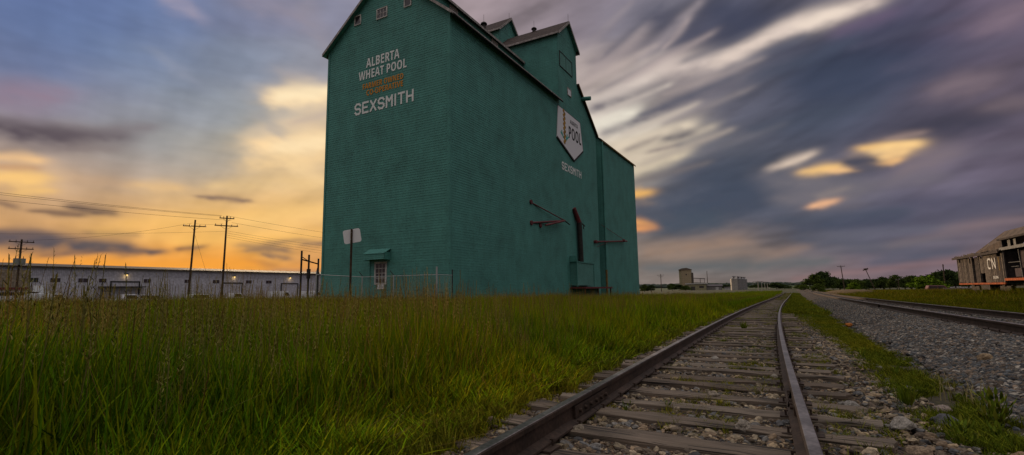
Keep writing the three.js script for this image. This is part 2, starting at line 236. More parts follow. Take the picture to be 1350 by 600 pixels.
const fineBump = tex(256, 0.5, (u, v) => grey(128 + tile(u, v, 22, 22, 6.1, 4) * 190), false);
const M = {
  paint: std({ color: lin(0.1, 0.35, 0.32), map: paintTex, roughness: 0.75 }),
  paintPlain: std({ color: lin(0.1, 0.35, 0.32), map: paintTex, roughness: 0.75 }),
  paintLight: std({ color: lin(0.11, 0.33, 0.3), map: paintTex, roughness: 0.7 }),
  trim: std({ color: lin(0.5, 0.46, 0.46), map: patchTex, roughness: 0.8 }),
  letter: std({ color: lin(0.78, 0.79, 0.79) }), orangeLetter: std({ color: lin(0.62, 0.25, 0.02) }),
  shingle: std({ color: lin(0.07, 0.042, 0.038), map: patchTex, roughness: 0.95 }),
  glassDark: new THREE.MeshPhysicalMaterial({ color: lin(0.035, 0.026, 0.034), roughness: 0.12, metalness: 0 }),
  white: std({ color: lin(0.76, 0.74, 0.74), map: patchTex, roughness: 0.7 }), signWhite: std({ color: lin(0.72, 0.71, 0.75), roughness: 0.6 }),
  black: std({ color: lin(0.018, 0.018, 0.02) }), darkSteel: std({ color: lin(0.04, 0.036, 0.034), map: patchTex, roughness: 0.7, metalness: 0.3 }),
  gold: std({ color: lin(0.55, 0.3, 0.03), map: patchTex }), leafTeal: std({ color: lin(0.03, 0.33, 0.3) }),
  red: std({ color: lin(0.2, 0.022, 0.03), map: patchTex, roughness: 0.6 }), ochre: std({ color: lin(0.26, 0.16, 0.03), map: patchTex }),
  galv: std({ color: lin(0.42, 0.43, 0.44), roughness: 0.5, metalness: 0.5 }),
  paleWood: std({ color: lin(0.36, 0.32, 0.27), roughness: 0.9 }), pole: std({ color: lin(0.09, 0.055, 0.035), map: patchTex, roughness: 0.95 }), wire: std({ color: lin(0.03, 0.03, 0.03) }),
  insul: std({ color: lin(0.08, 0.05, 0.05), roughness: 0.3 }),
  rail: std({ color: lin(0.095, 0.06, 0.045), map: patchTex, bumpMap: fineBump, bumpScale: 0.002, roughness: 0.7, metalness: 0.35 }),
  railTop: std({ color: lin(0.5, 0.46, 0.45), map: patchTex, roughness: 0.33, metalness: 0.9 }),
  tie: [[0.26, 0.215, 0.18], [0.19, 0.15, 0.12], [0.32, 0.275, 0.235], [0.14, 0.11, 0.09]].map(c => std({ color: lin(...c), map: woodTex, bumpMap: woodBump, bumpScale: 0.012, roughness: 0.95 })),
  grass: new THREE.MeshPhysicalMaterial({ color: 0xffffff, vertexColors: true, roughness: 1, specularIntensity: 0.05 }),
  bark: std({ color: lin(0.06, 0.045, 0.035), roughness: 1 }), leaf: new THREE.MeshPhysicalMaterial({ color: 0xffffff, vertexColors: true, roughness: 1, specularIntensity: 0.05 }),
};
// ------------------------------------------------------------------ lie of the land (s = metres along the railway, z = -s)
const grade = s => s < 0 ? -0.004 * s : s < 108 ? -0.0108 * s + 5e-5 * s * s : -0.583;
const sidingX = s => { const t = Math.min(s, 60), x = -0.58 - 0.0482 * t + 0.0009 * t * t - 5.1e-6 * t * t * t; return s > 60 ? x + (s - 60) * 0.005 : x; };
const MAIN = 3.9, mainTop = s => 0.38 + grade(s) * 0.88;          // rail-top height of the main line
const sidingTop = s => 0.165 + grade(s);
function land(x, s) {
  const g = grade(s), xc = sidingX(s); let y;
  const left = g - 0.09 - 0.05 * sm(xc - 1.6, xc - 3, x) + 0.08 * sm(-5, -9, x);
  const bed = g - 0.055, dip = g - 0.085, up = mainTop(s) - 0.2, right = g - 0.12 + 0.42 * sm(7, 14, x) * sm(150, 90, s);
  if (x < xc - 1.35) y = lerp(bed, left, sm(xc - 1.35, xc - 1.85, x));
  else if (x < 1.2) y = lerp(bed, dip, sm(xc + 1.3, xc + 1.75, x));
  else if (x < MAIN) y = lerp(dip, up, sm(1.25, 2.65, x));
  else y = lerp(up, right, sm(MAIN + 1.35, MAIN + 2.7, x));
  y += (0.035 * N3(x * 0.9, 1.3, s * 0.9) + 0.02 * N3(x * 3.1, 4.3, s * 3.1)) * (Math.abs(x - xc) < 1.35 ? 0.45 : 1);
  y = lerp(y, -0.75, sm(-40, -80, x));
  const far = Math.hypot(x, s); y += 0.25 * N3(x * 0.03, 8.8, s * 0.03) * sm(60, 140, far) + 7.5 * sm(450, 2200, far) * sm(-60, 250, s);
  return y;
}
// ------------------------------------------------------------------ ground, ballast beds
const soilTex = tex(512, 3.1, (u, v) => { const n = tile(u, v, 8, 8, 3.7), f = tile(u, v, 70, 70, 1.9, 3); const k = 0.85 + n * 0.7 + f * 0.7; return [215 * k, 210 * k, 190 * k]; });
const gravelTex = tex(1024, 1.3, (u, v) => { // crushed stone: cells of differing tone
  const n = 52, x = u * n, y = v * n; let best = 9, id = 0, second = 9;
  for (let j = -1; j <= 1; j++) for (let i = -1; i <= 1; i++) {
    const cx = Math.floor(x) + i, cy = Math.floor(y) + j, h = Math.sin(((cx + n) % n) * 127.1 + ((cy + n) % n) * 311.7) * 43758.5453, h1 = h - Math.floor(h), h2 = (h1 * 91.7) % 1;
    const d = Math.hypot(cx + h1 - x, cy + h2 - y); if (d < best) { second = best; best = d; id = (h1 * 517.3) % 1; } else if (d < second) second = d;
  }
  const edge = second - best < 0.12 ? 0.6 : 1, k = (0.45 + id * 0.75) * edge;
  const w = (id * 37.7) % 1; return [190 * k * (w > 0.7 ? 1.12 : 0.98), 182 * k, 176 * k * (w < 0.35 ? 1.12 : 0.94)];
});
const gravelBump = tex(512, 1.3, (u, v) => { const n = 52, x = u * n, y = v * n; let best = 9; for (let j = -1; j <= 1; j++) for (let i = -1; i <= 1; i++) { const cx = Math.floor(x) + i, cy = Math.floor(y) + j, h = Math.sin(((cx + n) % n) * 127.1 + ((cy + n) % n) * 311.7) * 43758.5453, h1 = h - Math.floor(h), h2 = (h1 * 91.7) % 1; best = Math.min(best, Math.hypot(cx + h1 - x, cy + h2 - y)); } return grey(230 - best * 220); }, false);
M.soil = std({ color: 0xffffff, map: soilTex, vertexColors: true, roughness: 1 });
M.gravelDirt = std({ color: lin(0.23, 0.17, 0.115), map: gravelTex, bumpMap: gravelBump, bumpScale: 0.02, roughness: 1 });
M.ballast = std({ color: lin(0.17, 0.145, 0.125), map: gravelTex, bumpMap: gravelBump, bumpScale: 0.03, roughness: 1 });
function axis(list) { const a = []; for (const [from, to, step] of list) for (let x = from; x < to - 1e-6; x += step) a.push(x); return a; }
function sheet(xs, ss, h, color) {
  const nx = xs.length, ns = ss.length, pos = [], uv = [], col = [], idx = [];
  for (const s of ss) for (const x of xs) { pos.push(x, h(x, s), -s); uv.push(x, -s); if (color) col.push(...color(x, s)); }
  for (let j = 0; j < ns - 1; j++) for (let i = 0; i < nx - 1; i++) { const a = j * nx + i; idx.push(a, a + 1, a + nx, a + 1, a + nx + 1, a + nx); }
  const g = new THREE.BufferGeometry(); g.setAttribute('position', new THREE.Float32BufferAttribute(pos, 3)); g.setAttribute('uv', new THREE.Float32BufferAttribute(uv, 2));
  if (color) g.setAttribute('color', new THREE.Float32BufferAttribute(col, 3)); g.setIndex(idx); g.computeVertexNormals(); return g;
}
{
  const xs = axis([[-5000, -1000, 400], [-1000, -200, 50], [-200, -40, 8], [-40, -9, 1.5], [-9, 9, 0.3], [9, 40, 1.5], [40, 200, 8], [200, 1000, 50], [1000, 5001, 400]]);
  const ss = axis([[-300, -20, 20], [-20, 0, 1], [0, 30, 0.4], [30, 110, 1.5], [110, 300, 8], [300, 1500, 60], [1500, 5001, 300]]);
  const ground = mesh('ground', sheet(xs, ss, land, (x, s) => {
    const n = 0.5 + 0.7 * N3(x * 0.05, 2.2, s * 0.05), corridor = sm(16, 9, Math.abs(x)) * (s < 120 ? 1 : 0), crop = N3(x * 0.0022, 5.5, s * 0.003) > 0.05;
    const soil = [0.075, 0.06, 0.035], turf = [0.045 + 0.02 * n, 0.062 + 0.012 * n, 0.012], field = crop ? [0.045, 0.13, 0.04] : [0.06, 0.11, 0.04];
    const yard = x < -76 && s < 140 ? 1 : 0, base = s > 520 ? field : turf.map((c, i) => lerp(c, soil[i], clamp(corridor + 0.35 * N3(x * 0.4, 6, s * 0.4), 0, 1))); return base.map((c, i) => lerp(c, [0.16, 0.145, 0.13][i], yard));
  }), M.soil, scene, true);
  kind(ground, 'structure');
  const sb = [-1.75, -1.5, -1.2, -0.9, -0.6, -0.3, 0, 0.3, 0.6, 0.9, 1.2, 1.5, 1.7], sl = axis([[-6, 40, 0.3], [40, 160, 2]]);
  const bed = sheet(sb, sl, (d, s) => land(sidingX(s) + d, s) + 0.012 - 0.03 * sm(1.35, 1.75, Math.abs(d)));
  { const p = bed.attributes.position, u = bed.attributes.uv; for (let i = 0; i < p.count; i++) { p.setX(i, p.getX(i) + sidingX(-p.getZ(i))); u.setX(i, p.getX(i)); } bed.computeVertexNormals(); }
  kind(mesh('gravel_bed', bed, M.gravelDirt, scene, true), 'structure');
  const mb = sheet(axis([[1.3, 6.7, 0.18]]), axis([[-6, 40, 0.3], [40, 320, 3]]), (x, s) => land(x, s) + 0.014 - 0.05 * sm(5.9, 6.5, x) - 0.05 * sm(1.6, 1.3, x));
  kind(mesh('ballast_bed', mb, M.ballast, scene, true), 'structure');
}
// hills on the skyline
function hill(pts, depth, color, name) { // pts: [x, s, top]
  const P = []; for (const [x, s, t] of pts) P.push([x, s, t]);
  const list = []; for (let i = 0; i < P.length - 1; i++) { const [x0, s0, t0] = P[i], [x1, s1, t1] = P[i + 1]; const k = 1.35;
    list.push([V(x0, -12, -s0), V(x1, -12, -s1), V(x1 * 1.2, t1, -s1 * 1.2), V(x0 * 1.2, t0, -s0 * 1.2)], [V(x0 * 1.2, t0, -s0 * 1.2), V(x1 * 1.2, t1, -s1 * 1.2), V(x1 * k, -12, -s1 * k), V(x0 * k, -12, -s0 * k)]); }
  kind(mesh(name, quads(list), std({ color: lin(...color), map: soilTex, roughness: 1 })), 'structure');
}
{
  const ring = (dist, base, amp, seed, from, to) => { const o = []; for (let a = from; a <= to; a += 1.5) o.push([Math.sin(R(a)) * dist, Math.cos(R(a)) * dist, base + amp * fbm(a * 0.11, seed, 2.2, 4)]); return o; };
  hill(ring(3600, 34, 40, 3.3, -60, 60), 500, [0.05, 0.06, 0.06], 'hills');
}
// ------------------------------------------------------------------ railway tracks
const railProfile = [[-0.07, 0], [0.07, 0], [0.068, 0.012], [0.012, 0.034], [0.01, 0.118], [0.034, 0.13], [0.036, 0.158], [0.028, 0.166], [-0.028, 0.166], [-0.036, 0.158], [-0.034, 0.13], [-0.01, 0.118], [-0.012, 0.034], [-0.068, 0.012]];
function sweep(profile, ss, at) { // profile loop carried along s; at(s) -> [x, y, slope]
  const n = profile.length, pos = [], idx = [];
  for (const s of ss) { const [x, y] = at(s); for (const [a, b] of profile) pos.push(x + a, y + b, -s); }
  for (let j = 0; j < ss.length - 1; j++) for (let i = 0; i < n; i++) { const a = j * n + i, b = j * n + (i + 1) % n; idx.push(a, a + n, b, b, a + n, b + n); }
  for (const [o, f] of [[0, 1], [(ss.length - 1) * n, -1]]) for (let i = 1; i < n - 1; i++) f > 0 ? idx.push(o, o + i, o + i + 1) : idx.push(o, o + i + 1, o + i);
  const g = new THREE.BufferGeometry(); g.setAttribute('position', new THREE.Float32BufferAttribute(pos, 3)); g.setIndex(idx); const f = g.toNonIndexed(); f.computeVertexNormals(); return f;
}
function tieGeo(seed, len, w, h) {
  const r = rng(seed), g = new THREE.BoxGeometry(len, h, w, 12, 1, 3), p = g.attributes.position, cache = new Map();
  for (let i = 0; i < p.count; i++) {
    const x = p.getX(i), y = p.getY(i), z = p.getZ(i), k = [x, y, z].map(c => c.toFixed(3)).join();
    if (!cache.has(k)) { const end = Math.abs(x) > len / 2 - 0.02; cache.set(k, [(r() - 0.5) * (end ? 0.07 : 0.02), (r() - 0.5) * 0.014 - (Math.abs(z) > w / 2 - 0.01 ? r() * 0.012 : 0), (r() - 0.5) * 0.018]); }
    const d = cache.get(k); p.setXYZ(i, x + d[0], y + d[1], z + d[2]);
  }
  const f = g.toNonIndexed(); f.computeVertexNormals(); return metres(f, seed * 0.77, seed * 0.31);
}
const spikeGeo = join([box(0.014, 0.04, 0.014, 0, 0.0, 0), box(0.026, 0.01, 0.022, 0.005, 0.022, 0)]);
const tiesAt = []; // where the siding ties lie
const onTie = (s, w) => { let lo = 0, hi = tiesAt.length - 1; while (lo < hi) { const m = (lo + hi) >> 1; if (tiesAt[m] < s) lo = m + 1; else hi = m; } return Math.min(Math.abs(tiesAt[lo] - s), Math.abs((tiesAt[lo - 1] ?? -99) - s)) < w; };
function railway(label, centre, top, from, to, jointsL, jointsR, tieStep, tieLift, seed, tieEnd) {
  const t = thing('railway_track', label, 'railway track', [0, 0, 0]);
  const r = rng(seed);
  for (const [side, joints] of [[-0.75, jointsL], [0.75, jointsR]]) {
    const cuts = [from, ...joints, to];
    for (let i = 0; i < cuts.length - 1; i++) {
      const a = cuts[i] + (i ? 0.005 : 0), b = cuts[i + 1] - 0.005, ss = []; for (let s = a; s < b; s += s < 30 ? 0.4 : 2) ss.push(s); ss.push(b);
      const rail = mesh('rail', sweep(railProfile, ss, s => [centre(s) + side, top(s) - 0.165]), M.rail, t);
      mesh('running_surface', sweep([[-0.03, 0.1655], [-0.026, 0.1675], [0.026, 0.1675], [0.03, 0.1655]], ss, s => [centre(s) + side + 0.002, top(s) - 0.165]), M.railTop, rail);
    }
    for (const j of joints.filter(j => j < 14)) for (const e of [-1, 1]) {
      const at = s => [centre(s) + side + e * 0.022, top(s) - 0.165], bx = [[-0.014, 0.035], [0.014, 0.035], [0.012, 0.115], [-0.01, 0.118]];
      const jb = mesh('joint_bar', sweep(bx, [j - 0.42, j - 0.2, j, j + 0.2, j + 0.42], at), M.rail, t);
      for (const o of [-0.33, -0.2, -0.07, 0.07, 0.2, 0.33]) { const [x, y] = at(j + o); mesh('bolt', new THREE.CylinderGeometry(0.017, 0.017, 0.03, 6).rotateZ(Math.PI / 2).translate(x + e * 0.02, y + 0.076, -(j + o)), M.rail, jb); }
    }
  }
  const geos = [0, 1, 2, 3, 4].map(i => tieGeo(seed * 10 + i, 2.55, 0.22, 0.16));
  let n = 0;
  for (let s = from + 0.3; s < tieEnd; s += tieStep * (0.9 + r() * 0.2)) {
    const m = new THREE.Mesh(geos[Math.floor(r() * geos.length)], M.tie[Math.floor(r() * 4)]); m.name = 'tie'; if (seed === 5) tiesAt.push(s); m.castShadow = m.receiveShadow = true;
    m.position.set(centre(s) + (r() - 0.5) * 0.14, top(s) - 0.165 - 0.09 + tieLift + (r() - 0.6) * 0.03, -s); m.rotation.set((r() - 0.5) * 0.04, (r() - 0.5) * 0.06 + (r() < 0.12 ? 0.05 : 0), (r() - 0.5) * 0.012); m.scale.set(0.97 + r() * 0.05, 1, 0.85 + r() * 0.25); t.add(m);
    if (s < 16) for (const side of [-0.75, 0.75]) {
      const pl = mesh('tie_plate', box(0.25, 0.012, 0.16, centre(s) + side, top(s) - 0.165 - 0.007, -s), M.rail, t);
      for (const [a, b] of [[-0.085, 0.05], [0.085, -0.05]]) { const sp = new THREE.Mesh(spikeGeo, M.rail); sp.name = 'spike'; sp.position.set(centre(s) + side + a, top(s) - 0.152, -s + b); if (a > 0) sp.rotation.y = Math.PI; pl.add(sp); }
    }
    n++;
  }
  return t;
}
const jn = (first, gap, end) => { const o = []; for (let s = first; s < end; s += gap) o.push(s); return o; };
railway('old siding of weathered grey ties and worn rails running past the green elevator', sidingX, sidingTop, -4, 150, jn(3.95, 11.9, 150), jn(4.75, 11.9, 150), 0.56, 0.006, 5, 62);
railway('main line of rust brown rails raised on clean grey ballast', s => MAIN, mainTop, -4, 330, jn(26, 40, 330), jn(44, 40, 330), 0.54, -0.05, 6, 42);

// ------------------------------------------------------------------ loose stones
function rockGeo(seed, detail, flat) {
  const g = new THREE.IcosahedronGeometry(1, detail), p = g.attributes.position, q = seed * 3.7;
  for (let i = 0; i < p.count; i++) { const x = p.getX(i), y = p.getY(i), z = p.getZ(i), k = 1 + 0.42 * N3(x * 1.1 + q, y * 1.1, z * 1.1) + 0.16 * N3(x * 2.7, y * 2.7 + q, z * 2.7); p.setXYZ(i, x * k * (1 + 0.3 * Math.sin(q)), y * k * flat, z * k); }
  g.computeVertexNormals(); return g;
}
const inView = (x, s, m = 6) => { const az = Math.atan2(x, s) * 180 / Math.PI; return s > 0.4 && az > -76 - m && az < 18.5 + m; };
const stoneMat = std({ color: 0xffffff, map: patchTex, roughness: 0.9 });
function scatterStones(name, label, n, pick, geo, tones, seed) {
  const r = rng(seed), im = new THREE.InstancedMesh(geo, stoneMat, n), m = new THREE.Matrix4(), q = new THREE.Quaternion(), e = new THREE.Euler(), c = new THREE.Color(); let k = 0;
  for (let tries = 0; k < n && tries < n * 6; tries++) {
    const p = pick(r); if (!p || !inView(p[0], p[1])) continue;
    const [x, s, size, y] = p; e.set((r() - 0.5) * 0.9, r() * 6.3, (r() - 0.5) * 0.9); q.setFromEuler(e);
    m.compose(V(x, y ?? land(x, s) + 0.012 + size * 0.3, -s), q, V(size * (0.8 + r() * 0.5), size * (0.7 + r() * 0.4), size * (0.8 + r() * 0.5))); im.setMatrixAt(k, m);
    const t = tones[Math.floor(r() * tones.length)], b = 0.5 + r() * 0.9; c.setRGB(t[0] * b, t[1] * b, t[2] * b); im.setColorAt(k, c); k++;
  }
  im.count = k; im.name = numbered(name); im.castShadow = im.receiveShadow = true; kind(im, 'stuff', label, 'gravel'); scene.add(im);
}
const brownTones = [[0.33, 0.235, 0.155], [0.43, 0.32, 0.2], [0.19, 0.145, 0.105], [0.24, 0.225, 0.215], [0.37, 0.295, 0.2], [0.15, 0.15, 0.16], [0.5, 0.4, 0.28], [0.13, 0.095, 0.07]];
const greyTones = [[0.12, 0.125, 0.135], [0.17, 0.16, 0.155], [0.08, 0.083, 0.09], [0.25, 0.215, 0.185], [0.18, 0.135, 0.1], [0.3, 0.22, 0.16], [0.11, 0.125, 0.14], [0.42, 0.38, 0.33], [0.09, 0.085, 0.085], [0.14, 0.11, 0.09]];
const near = r => 1.2 + 12 * Math.pow(r(), 1.5);
const bedPick = (lo, hi, far) => r => { const s = far ? 9 + 26 * r() : near(r), d = (r() * 2 - 1) * 1.85, x = sidingX(s) + d; if (N3(x * 1.6, 3.1, s * 1.6) < -0.28 && r() < 0.7) return null; if (Math.abs(d) < 1.3 && onTie(s, 0.13) && r() < 0.93) return null; return [x, s, lo + (hi - lo) * r() * r()]; };
scatterStones('gravel', 'small brown and tan pebbles lying between the siding ties', 34000, bedPick(0.005, 0.015), rockGeo(1, 1, 0.7), brownTones, 11);
scatterStones('gravel', 'rounded brown and grey stones lying between the siding ties', 7000, bedPick(0.014, 0.036), rockGeo(2, 1, 0.75), brownTones, 12);
scatterStones('gravel', 'brown stones on the siding farther along the track', 12000, bedPick(0.012, 0.032, true), rockGeo(3, 1, 0.7), brownTones, 13);
const shoulder = (lo, hi, a, b) => r => { const s = a + (b - a) * Math.pow(r(), 1.4), x = 1.3 + 1.75 * Math.pow(r(), 0.85); if (x < 1.5 + 0.25 * N3(s * 0.8, 6, 1) && r() < 0.8) return null; return [x, s, lo + (hi - lo) * r()]; };
scatterStones('ballast_stones', 'angular blue grey ballast stones on the shoulder of the main line', 22000, shoulder(0.012, 0.032, 3, 17), rockGeo(4, 0, 0.8), greyTones, 14);
scatterStones('ballast_stones', 'angular grey ballast stones along the main line farther off', 26000, shoulder(0.018, 0.036, 14, 60), rockGeo(5, 0, 0.8), greyTones, 15);
scatterStones('ballast_stones', 'grey ballast stones between and beyond the main line rails', 22000, r => { const s = 7 + 45 * r() * r(), x = 3.25 + 2.9 * r(); return [x, s, 0.016 + 0.02 * r()]; }, rockGeo(6, 0, 0.8), greyTones, 16);
{ // larger stones that can be told apart
  const big = [[-0.37, 3.97, 0.058, [0.3, 0.26, 0.22], 'smooth pale brown egg shaped stone between the siding ties'], [0.6, 4.46, 0.062, [0.33, 0.3, 0.27], 'smooth pale grey oval stone beside the tie ends by the weeds'],
    [0.59, 3.86, 0.05, [0.34, 0.25, 0.17], 'tan stone below the pale oval stone by the tie ends'], [1.1, 4.05, 0.05, [0.36, 0.24, 0.15], 'long peach coloured stone under the broad leafed weeds'], [0.93, 5.0, 0.06, [0.09, 0.09, 0.105], 'dark slate coloured stone between the leafy weeds'],
    [2.0, 8.3, 0.075, [0.34, 0.24, 0.14], 'orange tan stone on the ballast slope'], [-1.52, 3.75, 0.05, [0.26, 0.22, 0.15], 'olive tan stone against the left rail'], [-1.38, 3.4, 0.042, [0.31, 0.26, 0.2], 'cream stone beside the left rail foot'],
    [-0.72, 5.1, 0.045, [0.3, 0.25, 0.2], 'pale stone lying on the third bare patch between ties'], [0.36, 5.2, 0.045, [0.3, 0.28, 0.26], 'light grey stone just outside the right rail'], [0.42, 3.5, 0.05, [0.12, 0.125, 0.14], 'blue grey stone near the tie end'], [1.02, 5.5, 0.05, [0.34, 0.27, 0.24], 'pinkish stone between weeds and ballast'],
    [-0.25, 6.6, 0.04, [0.36, 0.32, 0.27], 'cream stone halfway between the rails beyond a tie'], [-2.05, 3.3, 0.045, [0.24, 0.17, 0.12], 'brown stone at the grass edge left of the siding'], [-1.05, 7.9, 0.045, [0.33, 0.3, 0.27], 'white stone close to the left rail farther along']];
  big.forEach(([x, s, size, c, label], i) => { const g = rockGeo(20 + i, 3, 0.62); const m = mesh('stone', g, std({ color: lin(...c.map(k => Math.min(0.6, k * 1.45))), map: patchTex, bumpMap: fineBump, bumpScale: 0.004, roughness: 0.85 })); m.scale.setScalar(size * 1.2); m.rotation.y = i * 1.3; m.position.set(x, land(x, s) + 0.02 + size * 0.55, -s); tag(m, label, 'stone', 'larger stones by the siding'); });
  const o = mesh('painted_stone', rockGeo(41, 3, 0.7), std({ color: lin(0.62, 0.2, 0.02), map: patchTex })); o.scale.set(0.07, 0.09, 0.07); o.position.set(1.35, land(1.35, 17.7) + 0.06, -17.7); tag(o, 'bright orange painted stone at the foot of the ballast slope', 'stone');
}
// ------------------------------------------------------------------ green elevator
const font = await new FontLoader().loadAsync('fonts/droid/droid_sans_bold.typeface.json');
function words(text, w, h, depth = 0.004) { const g = new TextGeometry(text, { font, size: 1, depth, curveSegments: 4, bevelEnabled: false }); g.computeBoundingBox(); const b = g.boundingBox; g.translate(-b.min.x, -b.min.y, 0); g.scale(w / (b.max.x - b.min.x), h / (b.max.y - b.min.y), 1); return g; }
const blockStrokes = { S: [[[1, 1.15], [0.75, 1.4], [0.25, 1.4], [0, 1.15], [0, 0.9], [0.2, 0.72], [0.8, 0.66], [1, 0.48], [1, 0.25], [0.75, 0], [0.25, 0], [0, 0.25]]], E: [[[1, 1.4], [0, 1.4], [0, 0], [1, 0]], [[0, 0.7], [0.8, 0.7]]], X: [[[0, 0], [1, 1.4]], [[0, 1.4], [1, 0]]], M: [[[0, 0], [0, 1.4], [0.5, 0.75], [1, 1.4], [1, 0]]], I: [[[0.08, 0], [0.08, 1.4]]], T: [[[0, 1.4], [1, 1.4]], [[0.5, 0], [0.5, 1.4]]], H: [[[0, 0], [0, 1.4]], [[1, 0], [1, 1.4]], [[0, 0.7], [1, 0.7]]], C: [[[1, 1.2], [0.8, 1.4], [0.2, 1.4], [0, 1.2], [0, 0.2], [0.2, 0], [0.7, 0]]], N: [[[0, 0], [0, 1.4], [1, 0], [1, 1.4]]] };
function blockWords(text, width, height, thick) { // letters of straight strokes with cut corners
  const out = []; let x = 0, k = 0; const adv = [...text].map(c => c === 'I' ? 0.66 : 1.5), total = adv.reduce((a, b) => a + b, 0) - 0.5; const u = width / total, v = height / 1.4;
  [...text].forEach((ch, i) => { for (const st of blockStrokes[ch]) for (let j = 0; j < st.length - 1; j++) { const p = V((x + st[j][0]) * u, st[j][1] * v, 0), q = V((x + st[j + 1][0]) * u, st[j + 1][1] * v, 0), d = q.clone().sub(p).normalize().multiplyScalar(thick * 0.42); out.push(bar(p.sub(d), q.add(d), thick, 0.004).translate(0, 0, (k++ % 4) * 0.0008)); } x += adv[i]; });
  return out;
}
const EX = -16.4, ES = 22.3, WIDE = 10.2, EAVE = 17.28, PITCH = 0.81;
// local frame of the building: v runs left along the front, u runs along the railway
const L = (v, u, h) => V(-v, h, -u);
function lapped(at, out, pieces, seed, pitch = 0.15) { // overlapping boards: at(a, h) -> point, out = outward normal
  const r = rng(seed), list = [];
  for (const { h0, h1, f } of pieces) for (let h = h0; h < h1 - 1e-4;) {
    const top = Math.min(h1, (Math.floor(h / pitch + 1e-6) + 1) * pitch), [a0, a1] = f(h), [b0, b1] = f(top), o = 0.008 + r() * 0.005; let t = 0;
    while (t < 1) {
      const t2 = Math.min(1, t + (2.8 + r() * 3) / Math.max(0.1, a1 - a0));
      const A = at(lerp(a0, a1, t), h).addScaledVector(out, o), B = at(lerp(a0, a1, t2), h).addScaledVector(out, o), C = at(lerp(b0, b1, t2), top), D = at(lerp(b0, b1, t), top), A0 = at(lerp(a0, a1, t), h), B0 = at(lerp(a0, a1, t2), h);
      list.push([A, B, C, D], [A0, B0, B, A]); t = t2;
    }
    h = top;
  }
  const g = quads(list); // face outward
  const p = g.attributes.position, n = g.attributes.normal; if (n.getX(0) * out.x + n.getY(0) * out.y + n.getZ(0) * out.z < 0) { for (let i = 0; i < p.count; i += 3) { const b = V().fromBufferAttribute(p, i + 1), c = V().fromBufferAttribute(p, i + 2); p.setXYZ(i + 1, c.x, c.y, c.z); p.setXYZ(i + 2, b.x, b.y, b.z); } g.computeVertexNormals(); }
  return g;
}
function windowUnit(parent, name, at, out, w, h, cols, rows, frameMat = M.white, paneMat = M.glassDark, fr = 0.09) { // at(a,h) about the lower left corner
  const g = new THREE.Group(); g.name = name; parent.add(g);
  const bx = (a0, a1, h0, h1, d0, d1) => { const p = at(a0, h0).addScaledVector(out, d0), q = at(a1, h1).addScaledVector(out, d1); return span(p.x, q.x, p.y, q.y, p.z, q.z); };
  mesh('frame', [bx(-fr, 0, -fr, h + fr, -0.02, 0.06), bx(w, w + fr, -fr, h + fr, -0.02, 0.06), bx(0, w, -fr, 0, -0.02, 0.06), bx(0, w, h, h + fr, -0.02, 0.06)], frameMat, g);
  const pw = w / cols, ph = h / rows;
  for (let i = 0; i < cols; i++) for (let j = 0; j < rows; j++) mesh('pane', bx(i * pw + 0.015, (i + 1) * pw - 0.015, j * ph + 0.015, (j + 1) * ph - 0.015, 0.018, 0.03), paneMat, g);
  const bars = []; for (let i = 1; i < cols; i++) bars.push(bx(i * pw - 0.016, i * pw + 0.016, 0, h, 0.02, 0.048)); for (let j = 1; j < rows; j++) bars.push(bx(0, w, j * ph - 0.016, j * ph + 0.016, 0.02, 0.045));
  if (bars.length) mesh('muntin', bars, frameMat, g); return g;
}
